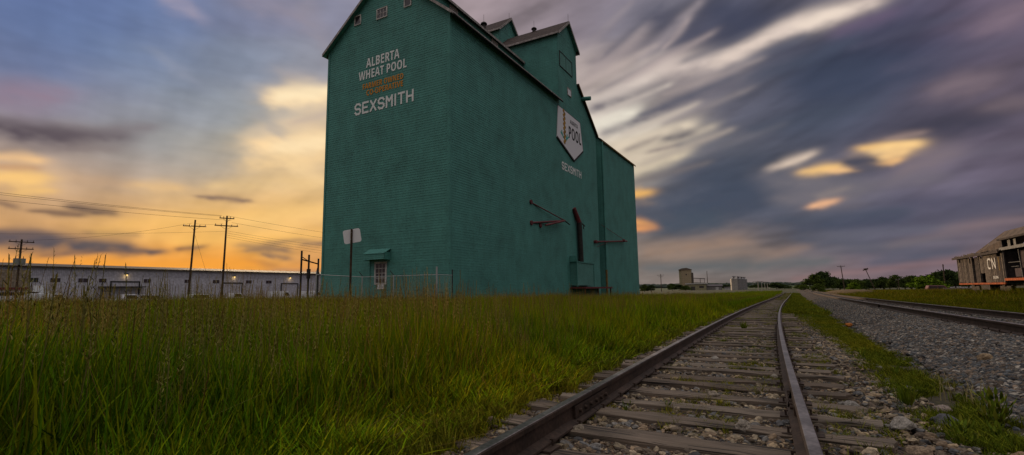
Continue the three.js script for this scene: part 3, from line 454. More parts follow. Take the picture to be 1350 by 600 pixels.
{
  const E = thing('grain_elevator', 'tall teal green wooden grain elevator with ALBERTA WHEAT POOL lettered on its gable', 'grain elevator', [EX, 0, -ES]);
  const front = (v, h) => L(v, 0, h), side = (u, h) => L(0, u, h), FN = V(0, 0, 1), SN = V(1, 0, 0);
  const peak = EAVE + WIDE / 2 * PITCH, foot = -0.6;
  mesh('front_wall', lapped(front, FN, [{ h0: foot, h1: EAVE, f: () => [0, WIDE] }, { h0: EAVE, h1: peak - 0.02, f: h => [(h - EAVE) / PITCH, WIDE - (h - EAVE) / PITCH] }], 3), M.paint, E);
  const rake = h => 24.9 - (h - 16.57) / (20.12 - 16.57) * 4.8, TE = 23.48, TP = 25.3;
  mesh('track_side_wall', lapped(side, SN, [{ h0: foot, h1: 16.57, f: () => [0, 24.9] }, { h0: 16.57, h1: EAVE, f: h => [0, rake(h)] }, { h0: EAVE, h1: 20.12, f: h => [15.8, rake(h)] }, { h0: 20.12, h1: TE, f: () => [15.8, 20.1] }, { h0: TE, h1: TP, f: h => { const k = (h - TE) / (TP - TE) * 2.14; return [15.8 + k, 20.1 - k]; } }], 4), M.paint, E);
  mesh('rear_wall', lapped((v, h) => L(v, 24.9, h), V(0, 0, -1), [{ h0: foot, h1: 16.5, f: () => [0, WIDE] }], 5, 0.5), M.paint, E);
  mesh('far_side_wall', lapped((u, h) => L(WIDE, u, h), V(-1, 0, 0), [{ h0: foot, h1: 16.5, f: () => [0, 24.9] }, { h0: 16.5, h1: EAVE, f: () => [0, 23.8] }], 6, 0.5), M.paint, E);
  // corner boards
  mesh('corner_board', [span(-0.14, 0.04, foot, EAVE - 0.05, 0.024, 0.045), span(0.024, 0.045, foot, EAVE - 0.05, 0.043, -0.12)], M.paintPlain, E);
  mesh('corner_board', span(-WIDE + 0.14, -WIDE - 0.02, foot, EAVE - 0.05, 0.024, 0.045), M.paintPlain, E);
  // main roof
  const ov = 0.3, lean = V(0, 1, 0);
  for (const e of [0, 1]) {
    const vv = v => e ? WIDE - v : v, P = (v, u) => L(vv(v), u, EAVE + v * PITCH + 0.02);
    mesh('roof', slab([P(-ov, -ov), P(-ov, e ? 24 : 15.78), P(WIDE / 2, e ? 24 : 15.78), P(WIDE / 2, -ov)], lean, 0.12), M.shingle, E);
    mesh('rake_board', slab([P(-ov, -ov - 0.04), P(WIDE / 2, -ov - 0.04), P(WIDE / 2, -ov - 0.003), P(-ov, -ov - 0.003)]  .map(p => p.add(V(0, -0.1, 0))), lean, 0.2), M.trim, E);
    mesh('rake_soffit', slab([P(-ov, -ov), P(WIDE / 2, -ov), P(WIDE / 2, -0.03), P(-ov, -0.03)].map(p => p.add(V(0, -0.06, 0))), lean, 0.05), M.paintPlain, E);
    mesh('eave_fascia', [P(-ov, -ov)].map(p => span(p.x, p.x + (e ? -0.035 : 0.035), p.y - 0.06, p.y + 0.09, ov, -(e ? 24 : 15.78)))[0], M.trim, E);
  }
  mesh('eave_gutter', [rod(V(0.4, EAVE - 0.34, 0.2), V(0.4, EAVE - 0.34, -15.7), 0.06)], M.darkSteel, E);
  // clerestory along the ridge
  const cv = 3.5, ch = 21.55, c0 = 1.2, c1 = 15.78;
  mesh('clerestory_wall', [lapped((u, h) => L(cv, u, h), SN, [{ h0: 19.6, h1: ch, f: () => [c0, c1] }], 7), lapped((u, h) => L(WIDE - cv, u, h), V(-1, 0, 0), [{ h0: 19.6, h1: ch, f: () => [c0, c1] }], 8, 0.4), lapped((v, h) => L(v, c0, h), FN, [{ h0: 19.6, h1: ch, f: () => [cv, WIDE - cv] }, { h0: ch, h1: ch + 1.2, f: h => [cv + (h - ch) / 0.8, WIDE - cv - (h - ch) / 0.8] }], 9)], M.paint, E);
  for (const e of [0, 1]) { const P = (v, u) => L(e ? WIDE - v : v, u, ch + (v - cv) * 0.8 + 0.02); mesh('clerestory_roof', slab([P(cv - 0.25, c0 - 0.2), P(cv - 0.25, c1), P(WIDE / 2, c1), P(WIDE / 2, c0 - 0.2)], lean, 0.1), M.shingle, E); const p = P(cv - 0.25, 0); mesh('clerestory_fascia', span(p.x, p.x + (e ? -0.03 : 0.03), p.y - 0.1, p.y + 0.08, -c0, -c1), M.trim, E); }
  for (const u of [4.7, 10.4]) { const v = mesh('louvre_vent', span(-cv + 0.02, -cv + 0.07, 20.95, 21.3, -u, -u - 0.95), M.white, E); for (let i = 0; i < 4; i++) mesh('slat', span(-cv + 0.071, -cv + 0.09, 20.99 + i * 0.075, 21.03 + i * 0.075, -u - 0.06, -u - 0.89), M.trim, v); }
  for (const [v, u, h] of [[3.75, 9.7, 21.75]]) { const b = L(v, u, h); mesh('roof_ventilator', [rod(b, b.clone().add(V(0, 0.55, 0)), 0.16, 0.16, 14), new THREE.SphereGeometry(0.27, 16, 8, 0, 6.3, 0, 1.57).scale(1, 0.75, 1).translate(b.x, b.y + 0.5, b.z), rod(b.clone().add(V(0, 0.7, 0)), b.clone().add(V(0, 1.35, 0)), 0.012)], M.darkSteel, E); }
  // tower standing flush with the track side
  const tv = 6.2;
  mesh('tower_wall', [lapped((v, h) => L(v, 15.8, h), FN, [{ h0: EAVE - 0.1, h1: TE, f: () => [0, tv] }], 10), lapped((v, h) => L(v, 20.1, h), V(0, 0, -1), [{ h0: EAVE - 0.1, h1: TE, f: () => [0, tv] }], 11, 0.4), lapped((u, h) => L(tv, u, h), V(-1, 0, 0), [{ h0: EAVE, h1: TE, f: () => [15.8, 20.1] }, { h0: TE, h1: TP, f: h => { const k = (h - TE) / (TP - TE) * 2.14; return [15.8 + k, 20.1 - k]; } }], 12, 0.4)], M.paint, E);
  function gableRoof(name, uMid, half, vA, vB, eave, top, o = 0.28) {
    const k = (top - eave) / half;
    for (const e of [-1, 1]) {
      const P = (v, d) => L(v, uMid + e * d, top - d * k + 0.03); const rf = mesh(name, slab([P(vA - o, 0), P(vA - o, half + o), P(vB, half + o), P(vB, 0)], lean, 0.11), M.shingle, E);
      const Q = (v, d) => L(v, uMid + e * d, top - d * k - 0.12); mesh('rake_board', slab([Q(vA - o - 0.04, 0), Q(vA - o - 0.04, half + o), Q(vA - o - 0.003, half + o), Q(vA - o - 0.003, 0)], lean, 0.24), M.trim, rf);
      const p = P(vA, half + o); mesh('eave_fascia', span(-(vA - o), -vB, p.y - 0.1, p.y + 0.08, p.z, p.z - e * 0.03), M.trim, rf);
      mesh('rake_soffit', slab([Q(vA - o, 0), Q(vA - o, half), Q(vA - 0.03, half), Q(vA - 0.03, 0)].map(q => q.add(V(0, 0.07, 0))), lean, 0.04), M.paintPlain, rf);
    }
  }
  gableRoof('tower_roof', 17.95, 2.15, 0, tv, TE, TP);
  { const b = L(3.3, 17.95, TP); mesh('roof_ventilator', [rod(b, b.clone().add(V(0, 0.35, 0)), 0.18, 0.18, 14), new THREE.SphereGeometry(0.27, 16, 8, 0, 6.3, 0, 1.57).scale(1, 0.7, 1).translate(b.x, b.y + 0.33, b.z), rod(b.clone().add(V(0, 0.5, 0)), b.clone().add(V(0, 1.2, 0)), 0.012)], M.darkSteel, E); }
  mesh('lightning_rod', rod(L(-0.2, 17.95, TP + 0.1), L(-0.2, 17.95, TP + 0.85), 0.014), M.darkSteel, E);
  // head house behind the tower
  const hv = 6.25, hu0 = 16.4, hu1 = 20.4, he = 25.9, hp = 27.7, hm = (hu0 + hu1) / 2;
  mesh('head_house_wall', [lapped((v, h) => L(v, hu0, h), FN, [{ h0: 17, h1: he, f: () => [hv, 10] }], 13), lapped((u, h) => L(hv, u, h), SN, [{ h0: 18, h1: he, f: () => [hu0, hu1] }, { h0: he, h1: hp, f: h => { const k = (h - he) / (hp - he) * 1.98; return [hu0 + k, hu1 - k]; } }], 14), lapped((v, h) => L(v, hu1, h), V(0, 0, -1), [{ h0: 17, h1: he, f: () => [hv, 10] }], 15, 0.4), lapped((u, h) => L(10, u, h), V(-1, 0, 0), [{ h0: 17, h1: he, f: () => [hu0, hu1] }, { h0: he, h1: hp, f: h => { const k = (h - he) / (hp - he) * 1.98; return [hu0 + k, hu1 - k]; } }], 16, 0.4)], M.paint, E);
  gableRoof('head_house_roof', hm, 2, hv, 10.1, he, hp, 0.25);
  mesh('lightning_rod', rod(L(hv, hm, hp), L(hv, hm, hp + 0.7), 0.014), M.darkSteel, E);
  // lean-to roof falling toward the annex
  { const P = (v, u, h) => L(v, u, h); mesh('shed_roof', slab([P(-0.2, 20.13, 20.12), P(-0.2, 25.15, 16.4), P(WIDE + 0.2, 25.15, 16.4), P(WIDE + 0.2, 20.13, 20.12)], lean, 0.12), M.shingle, E); mesh('rake_board', slab([P(-0.24, 20.13, 20.02), P(-0.24, 25.15, 16.3), P(-0.203, 25.15, 16.3), P(-0.203, 20.13, 20.02)], lean, 0.2), M.ochre, E); }
  // openings
  const pv = (v, h) => (a, b) => front(v - a, h + b);
  windowUnit(E, 'gable_window', pv(7.74, 18.62), FN, 0.46, 0.55, 1, 1, M.white, M.glassDark, 0.07);
  windowUnit(E, 'gable_window', pv(5.74, 18.48), FN, 0.78, 0.58, 3, 2, M.white, M.glassDark, 0.07);
  windowUnit(E, 'gable_window', pv(3.44, 18.62), FN, 0.46, 0.55, 1, 1, M.white, M.glassDark, 0.07);
  windowUnit(E, 'sash_window', pv(5.42, 1.5), FN, 0.76, 1.16, 3, 4, M.white, M.glassDark, 0.1);
  const notice = mesh('notice_board', span(-5.27, -4.73, 1.14, 1.4, 0.03, 0.05), M.signWhite, E);
  mesh('print', [0, 1, 2].map(i => span(-5.18, -4.86 + i * 0.03, 1.33 - i * 0.06, 1.345 - i * 0.06, 0.0505, 0.052)), M.darkSteel, notice);
  { // hood over the window
    const top = slab([L(6.0, -0.02, 3.5), L(4.28, -0.02, 3.5), L(4.28, -0.55, 3.2), L(6.0, -0.55, 3.2)], lean, 0.04);
    mesh('window_hood', [top, lapped((v, h) => L(v, -0.52, h), FN, [{ h0: 2.88, h1: 3.2, f: () => [4.3, 5.98] }], 17, 0.11), span(-5.98, -5.94, 2.86, 3.3, 0.02, 0.5), span(-4.34, -4.3, 2.86, 3.3, 0.02, 0.5)], M.paintPlain, E);
    mesh('door_casing', [span(-5.98, -5.9, 0, 2.85, 0.02, 0.05)], M.paintPlain, E);
  }
  const ps = (u, h) => (a, b) => side(u + a, h + b);
  { const w = windowUnit(E, 'tower_opening', ps(16.15, 20.5), SN, 2.75, 1.3, 2, 1, M.darkSteel, M.paintLight, 0.06); w.userData.label = 'boarded tower opening with two teal panels'; }
  windowUnit(E, 'tower_window', ps(17.75, 18.4), SN, 0.78, 0.62, 1, 1, M.trim, M.signWhite, 0.05);
  mesh('exhaust_stub', [rod(L(0, 21.3, 19.15), L(-0.9, 21.3, 19.05), 0.2, 0.2, 14)], M.paintPlain, E);
  // lettering on the gable front
  const put = (g, v, h) => g.translate(-v, h, 0.026);
  mesh('lettering', put(words('ALBERTA', 2.82, 0.62), 6.64, 15.36), M.letter, E);
  mesh('lettering', put(words('WHEAT POOL', 4.05, 0.6), 7.28, 14.6), M.letter, E);
  mesh('lettering', put(words('FARMER OWNED', 3.42, 0.38), 6.9, 13.93), M.orangeLetter, E);
  mesh('lettering', put(words('CO-OPERATIVE', 3.06, 0.38), 6.56, 13.46), M.orangeLetter, E);
  mesh('lettering', blockWords('SEXSMITH', 4.8, 0.66, 0.13).map(g => put(g, 7.52, 12.38)), M.letter, E);
  // the same name on the track side, under the shield
  const sput = (g, u, h, d = 0.026) => g.rotateY(Math.PI / 2).translate(d, h, -u);
  mesh('lettering', blockWords('SEXSMITH', 4.4, 0.58, 0.11).map(g => sput(g, 16.05, 11.2)), M.letter, E);
  const shield = mesh('shield_sign', slab([side(15.4, 16.6), side(20.4, 16.5), side(21.0, 13.87), side(18.7, 12.45), side(15.0, 13.72)].map(p => p.add(V(0.03, 0, 0))), SN, 0.07), M.signWhite, E);
  mesh('border', [[[15.0, 13.72], [18.7, 12.45]], [[18.7, 12.45], [21.0, 13.87]], [[21.0, 13.87], [20.4, 16.5]], [[20.4, 16.5], [15.4, 16.6]]].map(([a, b], i) => bar(side(...a).add(V(0.06, 0, 0)), side(...b).add(V(0.06, 0, 0)), 0.1 - i * 0.004, i < 2 ? 0.16 : 0.05)), M.black, shield);
  mesh('wheat_stalk', Array.from({ length: 15 }, (_, i) => new THREE.SphereGeometry(0.16, 8, 6).scale(0.12, 1.0, 1.35).rotateX(i % 2 ? 0.35 : -0.35).translate(0.108, 13.62 + i * 0.2, -(16.62 + (i % 2 ? 0.09 : -0.09)))), M.gold, shield);
  mesh('wheat_leaf', [[15.75, 14.35, 16.5, 13.95], [15.95, 14.55, 16.3, 13.95], [17.5, 14.35, 16.9, 13.9], [17.2, 14.5, 16.9, 13.9]].map(([a, b, c, d], i) => bar(side(a, b).add(V(0.106, 0, 0)), side(c, d).add(V(0.106, 0, 0)), 0.008 + i * 0.002, 0.14)), M.leafTeal, shield);
  mesh('lettering', sput(words('ALBERTA', 1.85, 0.36), 17.92, 15.72, 0.102), M.darkSteel, shield);
  mesh('lettering', sput(words('POOL', 2.95, 1.12), 17.58, 14.3, 0.102), M.black, shield);
  // loading gear on the track side
  const W = (u, h, out = 0) => L(-out, u, h);
  const gear = mesh('spout_bracket', [rod(W(10.0, 7.4, 0), W(15.3, 6.62, 0.4), 0.045), rod(W(10.0, 5.85, 0), W(15.4, 6.6, 0.4), 0.075), rod(W(11.5, 5.8, 0.5), W(15.4, 6.6, 0.42), 0.075)], M.red, E);
  mesh('wall_flange', [[10, 7.4], [10, 5.85], [11.5, 5.8]].map(([u, h]) => rod(W(u, h, 0.0), W(u, h, 0.12), 0.17, 0.17, 12)), M.red, gear);
  mesh('hook', [rod(W(15.4, 6.6, 0.4), W(16.4, 6.4, 0.4), 0.05)], M.darkSteel, gear);
  const arm = mesh('spout_bracket', [rod(W(23.4, 5.5, 0.1), W(33.5, 6.35, 0.3), 0.085), rod(W(25.6, 7.4, 0.05), W(32.6, 6.4, 0.3), 0.025), rod(W(24.2, 5.1, 0.05), W(27, 5.7, 0.2), 0.02)], M.red, E);
  mesh('wall_flange', [rod(W(23.4, 5.5, 0), W(23.4, 5.5, 0.3), 0.16, 0.16, 12), rod(W(32.2, 6.3, 0.2), W(32.2, 6.3, 0.45), 0.16, 0.16, 12)], M.red, arm);
  mesh('loading_spout', [rod(W(18.2, 8.05, 0.1), W(18.95, 6.85, 0.28), 0.2, 0.22, 14)], M.red, E);
  mesh('spout_pipe', [rod(W(18.95, 6.87, 0.28), W(19.15, 3.3, 0.28), 0.23, 0.23, 14), rod(W(19.15, 6.75, 0.5), W(19.7, 6.6, 0.5), 0.05), rod(W(19.4, 6.75, 0.5), W(19.4, 6.3, 0.5), 0.04)], M.darkSteel, E);
  const hop = mesh('dust_hopper', [span(0.02, 0.62, 1.3, 3.25, -17.25, -21.3)], M.paintLight, E);
  mesh('hopper_frame', [span(0.0, 0.68, 3.25, 3.33, -17.15, -21.4), span(0.62, 0.68, 1.2, 3.25, -17.15, -17.27), span(0.62, 0.68, 1.2, 3.25, -21.28, -21.4), span(0.03, 0.68, 3.3, 3.8, -17.1, -17.16)], M.paintPlain, hop);
  mesh('loading_deck', [span(0.02, 1.4, 1.02, 1.16, -17.1, -24.2)], M.red, E);
  mesh('deck_post', [[17.3, 1.3], [20.5, 1.3], [24, 1.3]].map(([u, o]) => span(o - 0.1, o, -0.6, 1.02, -u, -u - 0.12)), M.pole, E);
  // annex
  const X = thing('elevator_annex', 'plain teal green annex standing past a narrow dark gap beyond the main elevator', 'grain elevator', [EX, 0, -ES - 26.5]);
  const al = 12.6, ah = 16.5;
  mesh('track_side_wall', lapped((u, h) => V(0, h, -u), SN, [{ h0: foot, h1: ah, f: () => [0, al] }], 20), M.paint, X);
  mesh('end_wall', [lapped((v, h) => V(-v, h, 0), FN, [{ h0: foot, h1: ah, f: () => [0, WIDE] }, { h0: ah, h1: ah + 3.9, f: h => [(h - ah) / 0.77, WIDE - (h - ah) / 0.77] }], 21)], M.paint, X);
  mesh('rear_wall', [lapped((v, h) => V(-v, h, -al), V(0, 0, -1), [{ h0: foot, h1: ah, f: () => [0, WIDE] }, { h0: ah, h1: ah + 3.9, f: h => [(h - ah) / 0.77, WIDE - (h - ah) / 0.77] }], 22, 0.5), lapped((u, h) => V(-WIDE, h, -u), V(-1, 0, 0), [{ h0: foot, h1: ah, f: () => [0, al] }], 23, 0.5)], M.paint, X);
  for (const e of [0, 1]) { const P = (v, u) => V(-(e ? WIDE - v : v), ah + v * 0.77 + 0.02, -u); mesh('roof', slab([P(-0.15, -0.2), P(-0.15, al + 0.2), P(WIDE / 2, al + 0.2), P(WIDE / 2, -0.2)], lean, 0.1), M.shingle, X); const p = P(-0.15, 0); mesh('eave_fascia', span(p.x, p.x + (e ? -0.03 : 0.03), p.y - 0.1, p.y + 0.06, 0.2, -al - 0.2), M.ochre, X); }
  mesh('corner_post', span(0.03, 0.13, foot, 2.9, 0.06, -0.28), M.ochre, X);
  mesh('downpipe', rod(V(0.1, 2.9, -0.1), V(0.1, 16.3, -0.1), 0.1, 0.1, 10), M.paintPlain, X);
}
// ------------------------------------------------------------------ fence, sign
{
  const F = thing('chain_link_fence', 'low galvanised chain link fence standing in the grass before the green elevator', 'fence', [0, 0, 0]);
  const pts = [[-22.6, 18.6], [-20.8, 20.2], [-18.6, 20.3], [-15.75, 20.35], [-15.9, 21.9]], tall = [2.15, 1.85, 1.85, 2.2, 2.1];
  pts.forEach(([x, s], i) => { const y = land(x, s) - 0.2; const p = mesh('fence_post', rod(V(x, y, -s), V(x, tall[i], -s), i === 3 ? 0.045 : 0.03), i === 4 ? M.darkSteel : M.galv, F); if (i === 1 || i === 2) mesh('barb_arm', rod(V(x, tall[i], -s), V(x - 0.16, tall[i] + 0.24, -s + 0.1), 0.02), M.darkSteel, p); });
  const rails = [], wire = [];
  for (let i = 0; i < pts.length - 1; i++) {
    const [x0, s0] = pts[i], [x1, s1] = pts[i + 1], len = Math.hypot(x1 - x0, s1 - s0), P = (t, h) => V(lerp(x0, x1, t), h, -lerp(s0, s1, t)), hi = 1.8;
    rails.push(rod(P(0, i ? hi : 1.95), P(1, hi), 0.018));
    const step = 0.075 / len; for (let t = -1.8 / len; t < 1; t += step) for (const e of [0, 1]) { let a = t, b = t + 1.8 / len, ha = 0, hb = 1.8; if (a < 0) { ha = 1.8 * (-a) / (b - a); a = 0; } if (b > 1) { hb = 1.8 - 1.8 * (b - 1) / (b - t); b = 1; } if (b <= a) continue; wire.push(e ? bar(P(1 - a, ha), P(1 - b, hb), 0.0016, 0.0016) : bar(P(a, ha), P(b, hb), 0.0016, 0.0016)); }
  }
  mesh('top_rail', rails, M.galv, F); kind(mesh('wire_mesh', wire, M.galv, F), 'stuff');
  const G = thing('meter_rack', 'dark steel pole rack with a small box beside the left corner of the elevator', 'meter rack', [0, 0, 0]);
  const gp = [[-22.2, 17.3, 3.15], [-22.0, 17.6, 2.95], [-22.9, 18.95, 2.85]];
  for (const [x, s, h] of gp) mesh('post', rod(V(x, -0.4, -s), V(x, h, -s), 0.05), M.darkSteel, G);
  mesh('beam', [bar(V(-22.2, 2.7, -17.3), V(-22.9, 2.55, -18.95), 0.05, 0.05), bar(V(-22.2, 2.85, -17.3), V(-22, 2.6, -17.6), 0.03, 0.03), rod(V(-22.9, 2.55, -18.95), V(-22.6, 2.1, -18.6), 0.02)], M.darkSteel, G);
  mesh('meter_box', box(0.14, 0.5, 0.14, -21.93, 1.95, -17.55), M.darkSteel, G);
  const S = thing('road_sign', 'back of a tilted pale rounded road sign on a thin brown post before the elevator', 'sign', [-13.7, 0, -12.72], R(30));
  mesh('sign_post', [bar(V(0, -0.5, 0), V(0, 3.22, 0), 0.035, 0.05), bar(V(0.035, -0.5, -0.02), V(0.035, 3.2, -0.02), 0.022, 0.04)], M.pole, S);
  const sh = new THREE.Shape(); { const w = 0.31, h = 0.25, r = 0.09; sh.moveTo(-w + r, -h); sh.lineTo(w - r, -h); sh.quadraticCurveTo(w, -h, w, -h + r); sh.lineTo(w, h - r); sh.quadraticCurveTo(w, h, w - r, h); sh.lineTo(-w + r, h); sh.quadraticCurveTo(-w, h, -w, h - r); sh.lineTo(-w, -h + r); sh.quadraticCurveTo(-w, -h, -w + r, -h); }
  const pl = mesh('sign_plate', new THREE.ExtrudeGeometry(sh, { depth: 0.004, bevelEnabled: false, curveSegments: 6 }).rotateZ(0.17).translate(0.02, 2.96, -0.05), M.signWhite, S);
  mesh('bolt', [0.12, -0.12].map(d => rod(V(0.0, 2.96 + d, -0.045), V(0, 2.96 + d, 0.035), 0.012)), M.galv, pl);
}
// ------------------------------------------------------------------ utility poles and wires
function sagged(p, q, sag, r) { const o = []; let a = p; for (let i = 1; i <= 14; i++) { const t = i / 14, b = p.clone().lerp(q, t); b.y -= sag * 4 * t * (1 - t); o.push(rod(a, b, r, r, 4)); a = b; } return o; }
function utilityPole(label, x, s, h, turn, arms, group, lean = 0, r = 0.15, wood = M.pole) {
  const y = land(x, s), t = thing('utility_pole', label, 'utility pole', [x, y - 0.3, -s], turn, group); h += 0.3;
  mesh('pole', rod(V(0, 0, 0), V(lean, h, 0), r, r * 0.68, 10), wood, t);
  for (const [d, w] of arms) { const k = (h - d) / h, c = V(lean * k, h - d, 0); const a = mesh('crossarm', box(w, 0.12, 0.1, c.x, c.y, c.z + r * 0.7), M.pole, t); for (const e of [-0.46, -0.22, 0.22, 0.46]) mesh('insulator', [rod(V(c.x + e * w, c.y + 0.05, c.z + r * 0.7), V(c.x + e * w, c.y + 0.26, c.z + r * 0.7), 0.05, 0.03, 6)], M.insul, a); mesh('brace', [-1, 1].map(e => bar(V(c.x, c.y - 0.5, r * 0.6), V(c.x + e * w * 0.28, c.y, r * 0.7), 0.03, 0.02)), M.darkSteel, a); }
  return t;
}
{
  const line = 'power line poles behind the grass field';
  const A = utilityPole('wooden utility pole with two crossarms and a grey transformer before the long shed', -87, 25.2, 9.2, R(80), [[0.35, 2.4], [1.25, 2.4]], line);
  const tr = mesh('transformer', [rod(V(-0.3, 6.2, 0.25), V(-0.3, 7.0, 0.25), 0.33, 0.33, 14), rod(V(0.28, 6.2, 0.25), V(0.28, 7.0, 0.25), 0.3, 0.3, 14)], std({ color: lin(0.2, 0.2, 0.19), roughness: 0.6 }), A);
  mesh('bushing', [-0.4, -0.1, 0.3].map(d => rod(V(d, 7, 0.25), V(d, 7.3, 0.25), 0.05, 0.03, 6)), M.insul, tr);
  utilityPole('leaning utility pole with one crossarm and a spike on top', -68.5, 36.4, 11.5, R(58), [[0.85, 2.6]], line, 0.25);
  utilityPole('taller utility pole with two crossarms standing next to the single armed pole', -64.5, 38.4, 11.9, R(62), [[0.35, 1.7], [1.35, 2.7]], line, 0.1);
  utilityPole('utility pole of the power line standing beyond the shed end', -64.5, 98, 11.3, R(90), [[0.35, 1.7], [1.35, 2.7]], line);
  const W = (label, p, q, sag, r = 0.014) => tag(mesh('overhead_wire', sagged(V(...p), V(...q), sag, r), M.wire), label, 'wire', 'overhead wires');
  W('upper power wire running from the two armed pole toward the near field', [-64.7, 11.25, -37.9], [-64.7, 11.8, 12], 0.7);
  W('second power wire hung just below the upper wire', [-64.3, 10.7, -39], [-64.3, 11.0, 12], 0.8);
  W('third power wire on the other end of the crossarm', [-65, 11.2, -38], [-66.5, 11.5, 12], 0.6);
  W('single low cable crossing the field in front of the long shed', [-64.5, 9.2, -38.4], [-90, 8.2, -8], 0.4);
  W('power wire running from the two armed pole behind the elevator', [-64.7, 11.3, -38.6], [-64.5, 11.2, -98], 0.9);
  W('lower power wire running from the crossarm behind the elevator', [-64.2, 10.4, -39], [-64.2, 10, -98], 0.9);
  for (let i = 0; i < 4; i++) W(['top', 'second', 'third', 'lowest'][i] + ' telephone cable of the four falling toward the elevator', [-64.5, 9.3 - i * 0.28, -38.4], [-48, 6.4 - i * 0.45, -62], 0.5, 0.012);
  W('slack wire between the single armed pole and the two armed pole', [-68.3, 10.3, -36.6], [-64.7, 10.2, -38.2], 0.1, 0.012);
  W('guy wire slanting down from the single armed pole', [-68.4, 9.6, -36.4], [-65.8, -0.2, -38.5], 0.02, 0.012);
  W('thin wire from the single armed pole to the transformer pole', [-68.6, 10.4, -36.4], [-87, 8.3, -25.2], 0.5, 0.012);
  const farm = 'poles on the far side of the main line';
  utilityPole('bare tall pole with a short crossarm beyond the main line', 14.4, 189.5, 8.1, 0, [[0.3, 2.2]], farm, -0.5, 0.16);
  utilityPole('strongly leaning broken pole before the dark trees', 22.3, 188.9, 6.8, 0, [], farm, -2.1, 0.14);
  { const b = thing('pole_head', 'dark crossarm bundle on top of the leaning broken pole', 'pole part', [20.2, land(22.3, 188.9) + 6.7, -188.9]); mesh('crossarm', [bar(V(-0.7, -0.3, 0), V(0.7, 0.3, 0), 0.3, 0.14), bar(V(-0.5, 0.2, 0.1), V(0.6, -0.2, 0.1), 0.2, 0.12), box(0.5, 0.6, 0.3, 0, 0, 0)], M.pole, b); }
  utilityPole('short plain post in the grass before the trees', 27.9, 187.9, 3.5, 0, [], farm, 0, 0.13);
  utilityPole('tall pole with a dark fitting standing by the old rail car', 38.3, 186.1, 7.6, R(80), [[0.3, 1], [0.8, 1]], farm, -0.3, 0.17);
  utilityPole('lone pole with crossarm between the green elevator and the tan one', -63.4, 283, 9.6, 0, [[0.6, 4], [1.5, 2.6]], 'far poles', 0, 0.22);
  { const t = thing('radio_mast', 'thin dark mast beside the tan elevator', 'mast', [-65.8, -0.6, -475.5]); mesh('mast', rod(V(0, 0, 0), V(0, 16.6, 0), 0.35, 0.22, 6), M.pole, t); mesh('foot', box(1.2, 1, 1.2, 0, 0.3, 0), M.white, t); }
  const tele = [[-16, 299.6, 5], [-15.9, 334.6, 4.9], [-15.8, 369.7, 4.7], [-15.8, 409.7, 4.5], [-15.8, 449.7, 4.3], [-15.7, 489.7, 4.2]];
  for (const [x, s, h] of tele) utilityPole('pale telegraph pole in the row left of the siding', x, s, h, 0, s < 340 ? [[0.2, 5.2]] : [[0.2, 2]], 'row of telegraph poles', 0, 0.24, M.paleWood);
}
